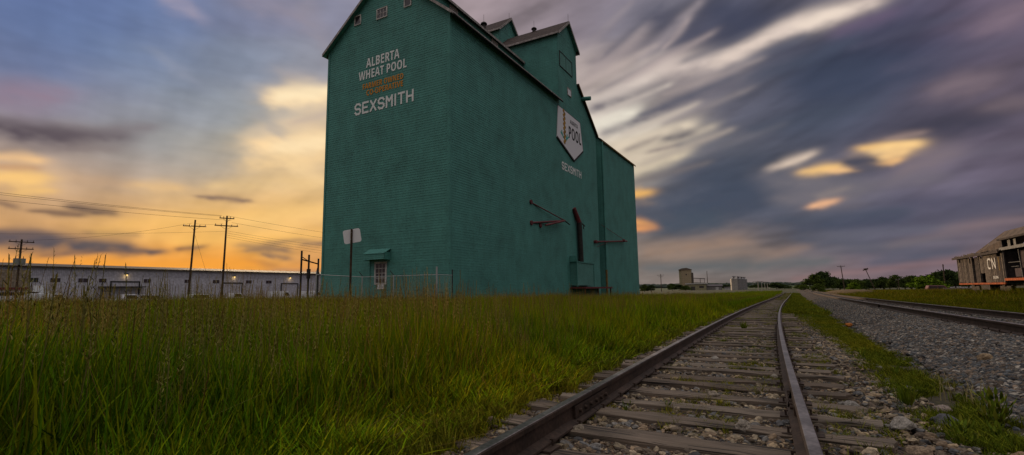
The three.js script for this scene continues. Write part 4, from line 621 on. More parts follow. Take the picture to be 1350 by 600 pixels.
// ------------------------------------------------------------------ long pale shed
{
  const SX = -109, s0 = 12, s1 = 150, H = 6, B = thing('long_shed', 'long low pale lilac metal shed with dark roof edge behind the field', 'shed', [SX, 0, -s0]);
  const ribTex = tex([256, 64], [2, 2], (u, v) => { const k = 0.9 + 0.1 * Math.sign(Math.sin(u * Math.PI * 2 * 8)) * 0.4 + tile(u, v, 5, 5, 7.7, 3) * 0.25; return [222 * k, 218 * k, 222 * k]; });
  M.metalWall = std({ color: lin(0.82, 0.82, 0.9), map: ribTex, roughness: 0.6 }); M.metalBand = std({ color: lin(0.7, 0.7, 0.78), map: ribTex, roughness: 0.6 });
  const Q = s => -(s - s0);
  mesh('wall', [span(-0.2, 0, -0.5, 4.55, Q(s0), Q(s1))], M.metalWall, B); mesh('upper_wall', [span(-0.2, 0.03, 4.55, H - 0.1, Q(s0), Q(s1))], M.metalBand, B);
  mesh('end_wall', [span(-26, -0.2, -0.5, H, Q(s0), Q(s0) - 0.2), span(-26, -0.2, -0.5, H, Q(s1) + 0.2, Q(s1)), span(-26.2, -26, -0.5, H, Q(s0), Q(s1))], M.metalWall, B);
  mesh('roof', slab([V(0.35, H, Q(s0) + 0.3), V(0.35, H, Q(s1) - 0.3), V(-13, H + 1.1, Q(s1) - 0.3), V(-13, H + 1.1, Q(s0) + 0.3)], V(0, 1, 0), 0.08), M.darkSteel, B);
  mesh('roof', slab([V(-13, H + 1.1, Q(s0) + 0.3), V(-13, H + 1.1, Q(s1) - 0.3), V(-26.4, H, Q(s1) - 0.3), V(-26.4, H, Q(s0) + 0.3)], V(0, 1, 0), 0.08), M.darkSteel, B);
  mesh('gutter', span(0.35, 0.52, H - 0.14, H + 0.08, Q(s0) + 0.3, Q(s1) - 0.3), M.pole, B);
  mesh('downpipe', span(0.03, 0.18, 0, H - 0.14, Q(30.3), Q(30.5)), M.darkSteel, B);
  const win = (s, w) => { const c = w > 0.9 ? 2 : 1; windowUnit(B, 'shed_window', (a, b) => V(0.0, 3.42 + b, Q(s) - a), V(1, 0, 0), w, 0.72, c, 1, M.metalWall, M.glassDark, 0.06); };
  for (const [s, w] of [[30.9, 0.7], [32.85, 1.3], [35.65, 1.35], [39.45, 1.35], [42.45, 1.15], [49.6, 1.25], [57, 1.2], [62.8, 1.4], [70.3, 1.4], [75.3, 1.5], [92, 1.5], [97, 1.5]]) win(s, w);
  for (const [a, b, h] of [[44.4, 48.8, 3.5], [65.1, 69.3, 3.4], [79.5, 84, 3.35], [100, 104, 3.3]]) { const d = mesh('overhead_door', span(0.005, 0.04, -0.3, h, Q(a), Q(b)), M.metalWall, B); mesh('frame', [span(0.0, 0.14, h, h + 0.22, Q(a) + 0.2, Q(b) - 0.2), span(0.0, 0.14, -0.3, h, Q(a) + 0.2, Q(a)), span(0, 0.14, -0.3, h, Q(b), Q(b) - 0.2)], M.darkSteel, d); }
  mesh('canopy', [span(0, 1.4, 2.55, 2.72, Q(42.4), Q(49.5)), span(1.2, 1.35, -0.3, 2.55, Q(42.6), Q(42.8))], M.darkSteel, B);
  M.lamp = std({ color: lin(0.9, 0.7, 0.3), emissive: lin(1, 0.66, 0.2), emissiveIntensity: 1.3 });
  for (const s of [46.6, 67.4, 81.7]) {
    const l = mesh('wall_lamp', [span(0.03, 0.5, 4.98, 5.12, Q(s) + 0.3, Q(s) - 0.3)], M.darkSteel, B); mesh('lamp_glass', new THREE.SphereGeometry(0.15, 12, 8).scale(1, 0.6, 1.3).translate(0.32, 4.84, Q(s)), M.lamp, l);
    const pl = new THREE.PointLight(lin(1, 0.7, 0.3), 0.7, 0, 2); pl.position.set(0.42, 4.62, Q(s)); pl.castShadow = true; pl.shadow.radius = 8; B.add(pl);
  }
}
// ------------------------------------------------------------------ vehicles before the shed
function makeCar(label, cat, prof, glass, wid, paint, at, turn, group, name) {
  const t = thing(name, label, cat, at, turn, group); const sh = new THREE.Shape(prof.map(p => new THREE.Vector2(...p)));
  const body = mesh('body', new THREE.ExtrudeGeometry(sh, { depth: wid - 0.16, bevelEnabled: true, bevelThickness: 0.08, bevelSize: 0.06, bevelSegments: 2 }).translate(0, 0, -(wid - 0.16) / 2), paint, t);
  for (const e of [-1, 1]) for (const gl of glass) mesh('side_window', new THREE.ExtrudeGeometry(new THREE.Shape(gl.map(p => new THREE.Vector2(...p))), { depth: 0.01, bevelEnabled: false }).translate(0, 0, e * (wid / 2 + 0.004) - 0.005), M.glassDark, t);
  for (const x of [-1.45, 1.45]) for (const e of [-1, 1]) { const w = mesh('wheel', rod(V(x, 0.34, e * (wid / 2 - 0.2)), V(x, 0.34, e * (wid / 2 + 0.02)), 0.34, 0.34, 18), M.black, t); mesh('rim', rod(V(x, 0.34, e * (wid / 2 + 0.02)), V(x, 0.34, e * (wid / 2 + 0.03)), 0.2, 0.2, 12), M.galv, w); }
  for (const e of [-0.6, 0.6]) { mesh('headlight', box(0.05, 0.16, 0.3, 2.4, 0.82, e), M.signWhite, t); mesh('tail_light', box(0.05, 0.25, 0.18, -2.4, 0.9, e), M.red, t); }
  return t;
}
{
  const whitePaint = new THREE.MeshPhysicalMaterial({ color: lin(0.68, 0.68, 0.72), roughness: 0.35, clearcoat: 0.6 }), silver = new THREE.MeshPhysicalMaterial({ color: lin(0.42, 0.42, 0.45), roughness: 0.35, metalness: 0.4, clearcoat: 0.6 }), maroon = new THREE.MeshPhysicalMaterial({ color: lin(0.16, 0.03, 0.035), roughness: 0.35, clearcoat: 0.6 });
  const suv = [[-2.35, 0.35], [2.35, 0.35], [2.4, 0.95], [1.25, 1.1], [0.6, 1.75], [-2.1, 1.8], [-2.38, 1.1]], suvG = [[[0.95, 1.12], [0.5, 1.66], [-0.5, 1.68], [-0.5, 1.12]], [[-0.6, 1.12], [-0.6, 1.68], [-2.0, 1.7], [-2.15, 1.12]]];
  const truck = [[-2.7, 0.5], [2.6, 0.5], [2.65, 1.05], [1.5, 1.2], [1.0, 1.85], [-0.5, 1.88], [-0.6, 1.15], [-2.7, 1.15]], truckG = [[[1.3, 1.2], [0.9, 1.76], [-0.42, 1.78], [-0.5, 1.2]]];
  const van = [[-2.5, 0.4], [2.4, 0.4], [2.45, 1.0], [1.7, 1.25], [1.1, 2.1], [-2.45, 2.15]], vanG = [[[1.45, 1.25], [1.05, 1.95], [0.3, 1.98], [0.3, 1.25]]];
  const g = 'vehicles parked before the long shed', X = -96, VY = -0.72;
  const V1 = makeCar('white passenger van parked before the shed wall nearest the transformer pole', 'van', van, vanG, 1.95, whitePaint, [X, VY, -31.5], R(92), g, 'parked_van');
  makeCar('white pickup truck parked by the shed canopy', 'pickup truck', truck, truckG, 1.95, whitePaint, [X, VY, -41.5], R(88), g, 'parked_pickup');
  makeCar('silver sport utility car parked below the first wall lamp', 'car', suv, suvG, 1.9, silver, [X - 2, VY, -46], R(90), g, 'parked_car');
  makeCar('white sport utility car parked behind the leaning utility pole', 'car', suv, suvG, 1.9, whitePaint, [X, VY, -53.5], R(90), g, 'parked_car');
  makeCar('white pickup truck parked between the two field poles', 'pickup truck', truck, truckG, 1.95, whitePaint, [X, VY, -59.5], R(94), g, 'parked_pickup');
  copy(V1, [X, VY, -70], R(88), 'white passenger van parked beyond the second wall lamp'); copy(V1, [X + 2, VY, -76.5], R(91), 'white passenger van parked below the third wall lamp'); copy(V1, [X, VY, -82], R(90), 'white passenger van parked last before the elevator corner');
  makeCar('dark red car parked by the trees near the old rail car', 'car', suv, suvG, 1.9, maroon, [29.2, land(29, 147) - 0.35, -147.2], R(5), undefined, 'parked_car');
  // box truck by the end of the shed
  const T = thing('box_truck', 'truck with a raised tan box and red stripe at the shed corner', 'truck', [-99, -0.72, -27.2], R(90));
  mesh('cargo_box', box(6, 3.1, 2.5, -0.6, 4.1, 0), std({ color: lin(0.36, 0.29, 0.22), map: patchTex }), T); mesh('stripe', box(6.02, 0.32, 2.52, -0.6, 2.95, 0), M.red, T);
  mesh('bed', box(7.5, 0.5, 2.3, -0.2, 2.2, 0), M.darkSteel, T); mesh('cab', [box(2, 2.0, 2.3, 3.9, 1.5, 0), box(1.2, 1, 2.2, 3.6, 2.9, 0)], whitePaint, T); mesh('skirt', box(7, 0.9, 2.4, -0.8, 1.4, 0), whitePaint, T);
  for (const x of [-3, -2, 3.8]) for (const e of [-1, 1]) mesh('wheel', rod(V(x, 0.5, e * 0.95), V(x, 0.5, e * 1.2), 0.5, 0.5, 16), M.black, T);
}
// ------------------------------------------------------------------ derelict rail car on the far right
{
  const CX = 16, y0 = land(17.5, 62), C = thing('derelict_rail_car', 'derelict grey brown wooden rail car lettered CN with orange sill and open cab', 'rail car', [CX, 0, -62]);
  const Q = s => 62 - s; // local z
  M.oldBoard = [[0.2, 0.17, 0.16], [0.26, 0.23, 0.215], [0.155, 0.13, 0.125], [0.11, 0.09, 0.09]].map(c => std({ color: lin(...c), map: woodTex, roughness: 0.95 }));
  M.tan = std({ color: lin(0.17, 0.125, 0.1), map: patchTex, roughness: 0.95 }); M.sill = std({ color: lin(0.62, 0.13, 0.02), map: patchTex }); M.dark = std({ color: lin(0.1, 0.085, 0.085), map: patchTex }); M.plum = std({ color: lin(0.085, 0.055, 0.07), map: patchTex }); M.beam = std({ color: lin(0.22, 0.22, 0.225), map: patchTex, roughness: 0.6 });
  const r = rng(77);
  // side boarding, upright boards of uneven tone
  for (let s = 58.2; s < 71.4; s += 0.44) {
    if (s > 64.4 && s < 66.4) continue;
    const hole = s > 62.6 && s < 64.3, w = 0.425; const m = M.oldBoard[Math.floor(r() * 4)], o = r() * 0.02;
    const short = r() < 0.12 ? 0.3 + 0.5 * r() : 0, bd = mesh('board', span(-o, 0.05, (hole ? 1.95 : 1.06) + r() * 0.04, 3.72 - short, Q(s), Q(s + w * (0.9 + 0.1 * r()))), m, C); bd.rotation.x = (r() - 0.5) * 0.012;
  }
  mesh('door', [span(0.18, 0.24, 1.06, 3.6, Q(64.45), Q(65.3)), span(0.12, 0.18, 1.06, 3.6, Q(65.35), Q(66.4))], M.oldBoard[3], C);
  mesh('hatch', span(0.3, 0.36, 1.06, 1.95, Q(62.6), Q(64.3)), M.dark, C);
  mesh('door_post', [span(-0.06, 0.1, 1.06, 3.7, Q(64.3), Q(64.44)), span(-0.06, 0.1, 1.06, 3.7, Q(66.42), Q(66.56)), span(-0.05, 0.1, 1.06, 3.72, Q(71.42), Q(71.6)), span(-0.05, 0.1, 1.06, 3.72, Q(58.05), Q(58.19))], M.oldBoard[1], C);
  mesh('far_side', span(2.95, 3.0, 1.0, 3.7, Q(50), Q(71.5)), M.oldBoard[2], C); mesh('end_wall', span(0.06, 2.94, 1.0, 3.7, Q(71.45), Q(71.5)), M.oldBoard[2], C); mesh('partition', span(0.1, 2.9, 1.4, 3.7, Q(58), Q(58.1)), M.dark, C);
  mesh('floor', span(0, 3, 0.98, 1.05, Q(58), Q(71.5)), M.dark, C);
  mesh('sill', span(-0.08, 0.02, 0.9, 1.055, Q(58.0), Q(71.6)), M.sill, C); mesh('sill', span(-0.1, 0.02, 1.2, 1.4, Q(48), Q(57.95)), M.sill, C); mesh('cab_floor', span(0.03, 3, 1.2, 1.38, Q(48), Q(57.95)), M.dark, C);
  mesh('lower_roof', [slab([V(-0.25, 3.72, Q(57.9)), V(-0.25, 3.66, Q(72.2)), V(1.5, 4.15, Q(72.2)), V(1.5, 4.25, Q(57.9))], V(0, 1, 0), 0.09), slab([V(1.5, 4.25, Q(57.9)), V(1.5, 4.15, Q(72.2)), V(3.25, 3.66, Q(72.2)), V(3.25, 3.72, Q(57.9))], V(0, 1, 0), 0.09)], M.tan, C);
  mesh('roof_edge', [span(-0.32, -0.26, 3.6, 3.82, Q(58), Q(72.2))], M.oldBoard[3], C);
  // upper cab: windows, beam, sloping front and roof
  mesh('beam', span(-0.12, 0.05, 3.78, 4.02, Q(46), Q(58.3)), M.beam, C);
  mesh('upper_front', slab([V(0.05, 3.95, Q(65.3)), V(2.9, 3.95, Q(65.3)), V(2.5, 5.42, Q(59)), V(0.6, 5.42, Q(59))], V(0, 1, 0), 0.07), M.tan, C);
  mesh('upper_side', [slab([V(0.05, 3.95, Q(65.3)), V(0.6, 5.42, Q(59)), V(0.05, 4.7, Q(58))], V(0.06, 0, 0).normalize(), 0.05), slab([V(0.05, 3.95, Q(65.3)), V(0.05, 4.7, Q(58)), V(0.05, 3.95, Q(58))], V(1, 0, 0), 0.05)], M.tan, C);
  mesh('upper_roof', [slab([V(-0.12, 4.7, Q(58.2)), V(-0.12, 4.7, Q(46)), V(0.6, 5.42, Q(46)), V(0.6, 5.42, Q(59))], V(0, 1, 0), 0.07), slab([V(0.6, 5.44, Q(46)), V(0.6, 5.44, Q(59)), V(2.5, 5.44, Q(59)), V(2.5, 5.44, Q(46))], V(0, 1, 0), 0.06)], M.tan, C);
  mesh('roof_flashing', span(-0.2, -0.12, 4.62, 4.78, Q(46), Q(58.3)), M.oldBoard[3], C);
  for (const s of [48, 52.6, 57.8]) mesh('cab_post', span(-0.02, 0.08, 1.4, 4.68, Q(s), Q(s + 0.16)), M.dark, C);
  for (const [a, b] of [[56.4, 57.0], [55.2, 55.7]]) mesh('curtain', span(0.12, 0.15, 4.05, 4.6, Q(a), Q(b)), M.beam, C);
  mesh('cab_back', span(2.2, 2.3, 1.4, 5.3, Q(46), Q(58)), M.plum, C); mesh('inner_panel', [span(0.9, 0.95, 1.4, 3.7, Q(54.9), Q(57.9)), span(0.7, 0.75, 2.9, 3.7, Q(50), Q(54.8))], M.plum, C);
  for (let i = 0; i < 16; i++) { const s = 58.4 + i * 0.85 + r() * 0.4, h = 0.05 + 0.12 * r(); mesh('loose_plank', bar(V(-0.28 + 0.2 * r(), 3.8 + h * 0.4, Q(s)), V(-0.2 + 0.3 * r(), 3.82 + h, Q(s + 0.5 + r())), 0.04, 0.12), M.oldBoard[Math.floor(r() * 4)], C); }
  mesh('engine_block', [span(0.5, 1.9, 1.4, 2.25, Q(50), Q(55.3)), span(0.4, 1.9, 2.3, 3.05, Q(49), Q(54.2)), span(0.3, 0.5, 1.5, 2.2, Q(55.5), Q(56.8))], M.plum, C);
  mesh('cab_pipe', [rod(V(0.2, 2.7, Q(55)), V(0.2, 2.72, Q(57.6)), 0.03), rod(V(0.25, 2.35, Q(55.6)), V(0.25, 2.36, Q(57.2)), 0.025), rod(V(0.15, 1.4, Q(54.8)), V(0.15, 3.7, Q(55)), 0.04)], M.beam, C);
  mesh('roof_light', [rod(V(0.4, 4.5, Q(60.4)), V(0.4, 4.55, Q(62)), 0.14, 0.18, 10), rod(V(0.5, 4.1, Q(61.2)), V(0.4, 4.5, Q(61.2)), 0.06), rod(V(0.38, 4.5, Q(60.1)), V(0.38, 4.75, Q(60.2)), 0.12)], std({ color: lin(0.07, 0.085, 0.13), roughness: 0.4, metalness: 0.5 }), C);
  const side = (g, s, h) => g.rotateY(-Math.PI / 2).translate(-0.032, h, Q(s));
  // lettering reads from the far end toward the cab when seen from the railway
  M.faded = std({ color: lin(0.72, 0.7, 0.68) });
  mesh('lettering', blockWords('CN', 1.9, 0.85, 0.15).map(g => side(g, 61.9, 2.35)), M.faded, C);
  mesh('lettering', side(words('55396', 1.3, 0.24), 60.9, 1.4), M.faded, C);
  mesh('marking', [span(-0.034, -0.03, 1.25, 1.7, Q(61.9), Q(61.8)), span(-0.036, -0.032, 1.62, 1.7, Q(61.3), Q(61.8)), span(-0.035, -0.031, 1.25, 1.3, Q(61.3), Q(61.8)), span(-0.034, -0.03, 1.5, 2.6, Q(69.3), Q(69.15)), span(-0.034, -0.03, 2.2, 2.9, Q(68.6), Q(68.5)), span(-0.034, -0.03, 1.4, 1.5, Q(69.4), Q(68.6))], M.oldBoard[1], C);
  mesh('marking', span(-0.034, -0.03, 2.1, 3.3, Q(59.2), Q(58.95)), M.ochre, C);
  for (const s of [60.2, 68.6, 50.5]) { const tr = mesh('wheel_truck', [span(0.5, 0.65, 0.35, 0.75, Q(s - 1.3), Q(s + 1.3)), span(2.35, 2.5, 0.35, 0.75, Q(s - 1.3), Q(s + 1.3)), span(0.4, 2.6, 0.7, 0.95, Q(s - 0.25), Q(s + 0.25))], M.dark, C); for (const d of [-0.85, 0.85]) for (const x of [0.7, 2.2]) mesh('wheel', rod(V(x, y0 + 0.6, Q(s + d)), V(x + 0.13, y0 + 0.6, Q(s + d)), 0.42, 0.42, 18), M.dark, tr); }
  mesh('underframe', [span(0.9, 2.1, 0.72, 0.97, Q(47), Q(71.4)), span(0.2, 0.6, 0.4, 0.9, Q(63), Q(65.5))], M.dark, C);
  railway('short grass grown track under the derelict rail car', s => 17.5, s => y0 + 0.17, 44, 84, [], [], 0.6, -0.03, 9, 84);
}
// ------------------------------------------------------------------ far buildings
{
  const tanC = std({ color: lin(0.5, 0.41, 0.27), map: patchTex }), cream = std({ color: lin(0.46, 0.42, 0.26), map: patchTex }), pale = std({ color: lin(0.34, 0.32, 0.32), map: patchTex }), y = -0.7;
  const E = thing('far_elevator', 'tall tan grain elevator with blunt roof on the horizon', 'grain elevator', [-73.5, y, -418], R(6));
  mesh('wall', [span(-3.8, 3.6, 0, 16.4, 0, -9)], tanC, E); mesh('corner_tower', span(-5.6, -3.8, 0, 16, -0.5, -8), cream, E);
  mesh('roof', slab([V(-5.8, 16.6, 0.4), V(-3, 17.6, 0.4), V(0.5, 17.9, 0.4), V(3.9, 16.7, 0.4), V(3.9, 16.3, 0.4), V(-5.8, 16.0, 0.4)], V(0, 0, -1), 10), std({ color: lin(0.12, 0.09, 0.07) }), E);
  mesh('window', span(-0.5, 0.5, 12, 13, 0.02, 0.1), M.glassDark, E); mesh('leg_tower', span(3.6, 5, 0, 14, -2, -7), std({ color: lin(0.1, 0.085, 0.07) }), E);
  const S = thing('grain_office_shed', 'long cream shed with white eaves below the tan elevator', 'shed', [-64, y, -397], R(10));
  mesh('wall', span(-6, 8, 0, 4.6, 0, -8), cream, S); mesh('roof', span(-7, 9, 4.6, 5.3, 0.6, -9), M.white, S); mesh('door', [span(-3, 0, 0, 2.8, 0.02, 0.1)], M.dark, S); mesh('window', span(3, 6.2, 1.8, 3.2, 0.02, 0.1), M.glassDark, S); mesh('chute', [bar(V(4, 5.3, -3), V(4, 9, -3), 0.4, 0.4), bar(V(-1, 9.2, -3), V(7.5, 8.6, -3), 0.5, 0.9), bar(V(7, 8.6, -3), V(7, 5, -3), 0.3, 0.3)], M.dark, S);
  const S2 = thing('low_shed', 'low grey violet shed to the right of the cream shed', 'shed', [-52, y, -405], R(10)); mesh('wall', span(-5, 6, 0, 2.8, 0, -7), pale, S2); mesh('roof', slab([V(-5.5, 2.8, 0.5), V(6.5, 2.8, 0.5), V(6.5, 4.1, -3.5), V(-5.5, 4.1, -3.5)], V(0, 1, 0), 0.2), std({ color: lin(0.1, 0.085, 0.09) }), S2); mesh('door', span(1.5, 3.5, 0, 2.2, 0.02, 0.08), M.white, S2);
  const S3 = thing('low_shed', 'small white shed between the sheds and the grain bins', 'shed', [-40, y, -410], R(5)); mesh('wall', span(-5, 5, 0, 1.8, 0, -6), M.white, S3); mesh('roof', span(-5.4, 5.4, 1.8, 2.3, 0.4, -6.4), pale, S3);
  const siloM = std({ color: lin(0.56, 0.52, 0.48), map: patchTex, roughness: 0.5 }), siloD = std({ color: lin(0.34, 0.33, 0.35), map: patchTex, roughness: 0.5 });
  [[-30.6, 330, 6.9, 1.95, siloM, 'first pale grain bin of the row, nearest the railway'], [-29.4, 345, 7, 1.9, siloD, 'second grey grain bin of the row behind the pale one'], [-28.6, 358, 7, 1.9, siloD, 'third grey grain bin of the row'], [-28.1, 370, 7, 1.9, siloD, 'last grey grain bin of the row']].forEach(([x, s, h, r, m, l]) => {
    const t = thing('grain_bin', l, 'grain bin', [x, y, -s], 0, 'row of grain bins'); mesh('shell', rod(V(0, 0, 0), V(0, h, 0), r, r, 24), m, t); mesh('roof', new THREE.ConeGeometry(r + 0.1, 1.3, 24).translate(0, h + 0.65, 0), m, t); mesh('rib', Array.from({ length: 8 }, (_, i) => new THREE.TorusGeometry(r + 0.01, 0.04, 4, 24).rotateX(Math.PI / 2).translate(0, 0.6 + i * 0.8, 0)), m, t); mesh('catwalk', span(-0.5, 0.5, h + 1.1, h + 1.5, 4, -9), siloD, t); mesh('hatch', rod(V(0, h + 1.2, 0), V(0, h + 1.6, 0), 0.3, 0.3, 8), siloD, t);
  });
  const Hs = thing('house', 'pale house with grey roof behind the rail car and the trees', 'house', [66, -0.7, -292], R(-10)); mesh('wall', span(-6, 6, 0, 3.2, 0, -8), M.white, Hs); mesh('roof', slab([V(-6.6, 3.1, 0.6), V(6.6, 3.1, 0.6), V(6.6, 5.6, -4), V(-6.6, 5.6, -4)], V(0, 1, 0), 0.2), M.beam, Hs); mesh('roof', slab([V(-6.6, 5.6, -4), V(6.6, 5.6, -4), V(6.6, 3.1, -8.6), V(-6.6, 3.1, -8.6)], V(0, 1, 0), 0.2), M.beam, Hs); mesh('window', [span(-4, -2.6, 1.2, 2.4, 0.02, 0.08)], M.glassDark, Hs); mesh('window', [span(2, 3.6, 1.2, 2.4, 0.02, 0.08)], M.glassDark, Hs);
  for (let i = 0; i < 3; i++) { const x = 30.2 + i * 1.9, gy = land(x, 144); const b = thing('concrete_barrier', 'pinkish concrete barrier block beside the dark red car', 'barrier', [x, gy, -144.5], 0, 'barrier blocks by the red car'); mesh('block', slab([V(-0.9, 0, 0), V(0.9, 0, 0), V(0.88, 0.9, -0.1), V(-0.88, 0.9, -0.1)], V(0, 0, -1), 0.45), std({ color: lin(0.28, 0.23, 0.22), map: patchTex }), b); mesh('base', box(1.84, 0.2, 0.7, 0, 0.08, -0.3), pale, b); }
  // mound of dry earth beside the main line
  const md = mesh('earth_mound', new THREE.SphereGeometry(1, 24, 10, 0, 6.3, 0, 1.6).scale(5, 1, 9), std({ color: lin(0.2, 0.12, 0.04), map: soilTex, roughness: 1 })); md.position.set(10, land(10, 118) - 0.25, -118); tag(md, 'low mound of dry tan earth beyond the main line', 'earth mound');
}
// ------------------------------------------------------------------ trees
function treeParts(seed, H, W, tone) {
  const r = rng(seed), pos = [], col = [], nor = [];
  const lobes = []; const n = 24; for (let i = 0; i < n; i++) { const a = r() * 6.28, h = 0.22 + 0.74 * r(), rad = W * 0.5 * Math.sin(Math.PI * Math.min(0.98, Math.pow(h, 0.8))) * (0.45 + r() * 0.5); lobes.push([Math.cos(a) * rad, h * H * 0.92, Math.sin(a) * rad, W * (0.13 + r() * 0.13), H * (0.07 + r() * 0.09)]); }
  const leaves = 3400; for (let i = 0; i < leaves; i++) {
    const l = lobes[Math.floor(r() * n)], u = V(r() - 0.5, r() - 0.5, r() - 0.5).normalize().multiplyScalar(Math.pow(r(), 0.4) * (0.85 + 0.5 * r())), c = V(l[0] + u.x * l[3], Math.max(0.12 * H, l[1] + u.y * l[4]), l[2] + u.z * l[3]);
    const sz = H * (0.016 + r() * 0.02), q = new THREE.Quaternion().setFromEuler(new THREE.Euler(r() * 6, r() * 6, r() * 6)), k = 0.6 + r() * 0.8;
    const P = [[-1, -0.6], [1, -0.6], [0.9, 0.7], [-0.8, 0.7]].map(([a, b]) => V(a * sz, b * sz, 0).applyQuaternion(q).add(c));
    for (const j of [0, 1, 2, 0, 2, 3]) { pos.push(P[j].x, P[j].y, P[j].z); col.push(tone[0] * k, tone[1] * k, tone[2] * k); }
  }
  const g = new THREE.BufferGeometry(); g.setAttribute('position', new THREE.Float32BufferAttribute(pos, 3)); g.setAttribute('color', new THREE.Float32BufferAttribute(col, 3)); g.computeVertexNormals();
  const tr = [rod(V(0, -0.3, 0), V(0.02 * W, H * 0.55, 0), H * 0.028, H * 0.014, 8)]; for (let i = 0; i < 6; i++) { const l = lobes[i]; tr.push(rod(V(0, H * (0.15 + 0.06 * i), 0), V(l[0] * 0.9, l[1], l[2] * 0.9), H * 0.012, H * 0.004, 5)); }
  return [g, tr];
}
{
  const dark = [0.055, 0.08, 0.018], mid = [0.08, 0.11, 0.02], bright = [0.11, 0.17, 0.012], kinds = [['dark bushy tree', dark], ['dark broad tree', [0.042, 0.062, 0.02]], ['mid green tree', mid], ['bright green round tree', bright]];
  const protos = [];
  const get = v => protos[v] ??= treeParts(101 + v * 7, 6, 5.6, kinds[v][1]);
  const T = [ // x, s, height, width, kind, what sets it apart
    [6.2, 190, 5.6, 6.4, 2, 'first tree of the wood beside the railway'], [9.3, 200, 7.2, 6.7, 1, 'tall rounded tree near the railway end of the wood'], [13.7, 230, 5.9, 5.8, 0], [16.8, 240, 4.6, 6.4, 1], [20.4, 249, 5, 7.4, 0], [22.5, 239, 4.5, 6.4, 2], [26.2, 249, 4.3, 6.8, 0], [27.8, 238, 4.6, 7, 1], [29.2, 228, 5.3, 5.8, 0], [32.5, 238, 4.3, 6, 1], [31.8, 218, 5.8, 5.6, 0], [37, 237, 4.5, 6.4, 1], [37.1, 227, 5.6, 4.6, 0], [39.3, 227, 4.6, 6, 1],
    [30.8, 167, 4.2, 7.6, 3, 'lone round bright green tree in front of the dark wood'], [44, 226, 6.7, 7.7, 0], [46.6, 225, 7.2, 8.4, 1], [51.2, 235, 7, 8, 0], [59, 253, 7.6, 9.5, 1], [5.7, 150, 2.2, 3.4, 2, 'low olive bush at the near edge of the wood'], [14.1, 159, 2.6, 3.4, 3, 'small bright green bush under the bare pole'], [3.1, 180, 1.9, 3.3, 2, 'small bush beside the railway ahead'],
    [-64.9, 252, 4.6, 3.6, 0, 'ragged dark tree just past the elevator annex'], [-61.7, 253, 3.9, 4.8, 1, 'dark bush beside the ragged tree past the annex'], [-79.7, 392, 6, 7.3, 0, 'dark tree left of the tan elevator'], [-74, 388, 5, 8.5, 1, 'dark tree before the tan elevator'], [-69.1, 386, 4.2, 8, 0, 'dark tree between the tan elevator and cream shed'], [-70.6, 596, 5.8, 13, 0, 'far dark tree behind the low shed'], [-63.8, 597, 5, 13, 1, 'far dark tree left of the grain bins'], [-10.4, 420, 5.2, 11.5, 1, 'broad dark tree beyond the telegraph poles'], [-5.1, 420, 4, 9, 0, 'dark tree where the siding vanishes'], [3.2, 300, 2.2, 6.4, 2, 'low bush standing in the far green field'], [-40, 699, 5, 15, 0, 'far tree right of the grain bins'], [-24, 600, 5.2, 14, 1, 'far tree behind the telegraph poles'], [18, 262, 5.4, 7, 1], [34, 262, 5.2, 8, 0], [42, 255, 6, 8, 1], [23, 268, 5.2, 7, 0], [29, 266, 5, 8, 1], [55, 262, 7, 9, 0]];
  T.forEach(([x, s, h, w, v, note], i) => {
    const [g, tr] = get(v), t = thing('tree', note ?? `${kinds[v][0]} in the wood beyond the main line`, 'tree', [x, land(x, s) - 0.1, -s], i * 1.9, note ? undefined : `${kinds[v][0]}s of the wood`);
    if (!protos[v].meshes) { protos[v].meshes = [mesh('crown', g, M.leaf, t), mesh('trunk', tr, M.bark, t)]; } else for (const m of protos[v].meshes) t.add(m.clone());
    t.scale.set(w / 5.6, h / 6, w / 5.6);
  });
  // far wood on the skyline: one mass
  const r = rng(55), n = 2600, im = new THREE.InstancedMesh(new THREE.IcosahedronGeometry(1, 1), std({ color: lin(0.03, 0.042, 0.03), roughness: 1 }), n), m = new THREE.Matrix4();
  for (let i = 0; i < n; i++) { const a = R(-32 + 60 * r()), d = 1150 + 500 * r() + (a > R(-1) && a < R(3.2) ? 500 : 0), x = Math.sin(a) * d, s = Math.cos(a) * d, h = 3 + 4 * r(); m.compose(V(x, land(x, s) + h * 0.5, -s), new THREE.Quaternion(), V(5 + 6 * r(), h, 6)); im.setMatrixAt(i, m); }
  im.name = numbered('distant_wood'); kind(im, 'stuff', 'far dark line of woods along the horizon', 'wood'); scene.add(im);
}
// ------------------------------------------------------------------ grass and weeds
function bladeGeo(r, list, n, H, W, spread, bend, tones, seg = 4) { // appends n curved blades
  for (let i = 0; i < n; i++) {
    const a = r() * 6.283, d = spread * Math.sqrt(r()), bx = Math.cos(a) * d, bz = Math.sin(a) * d, la = r() * 6.283, h = H * (0.55 + 0.45 * r()), lean = bend * (0.2 + r()) * h, w = W * (0.7 + 0.6 * r()), fa = r() * 6.283, t = tones[Math.floor(r() * tones.length)], k = 0.6 + 0.75 * r(), droop = r() < 0.25 ? 0.25 * h : 0.04 * h;
    const P = []; for (let j = 0; j <= seg; j++) { const q = j / seg, y = h * q - droop * q * q * q, o = lean * q * q; const ww = w * (1 - q * q) * 0.5 + 0.0004; P.push([V(bx + Math.cos(la) * o - Math.cos(fa) * ww, y, bz + Math.sin(la) * o - Math.sin(fa) * ww), V(bx + Math.cos(la) * o + Math.cos(fa) * ww, y, bz + Math.sin(la) * o + Math.sin(fa) * ww)]); }
    for (let j = 0; j < seg; j++) { list.q.push([P[j][0], P[j][1], P[j + 1][1], P[j + 1][0]]); list.c.push(t.map(c => c * k)); }
  }
}
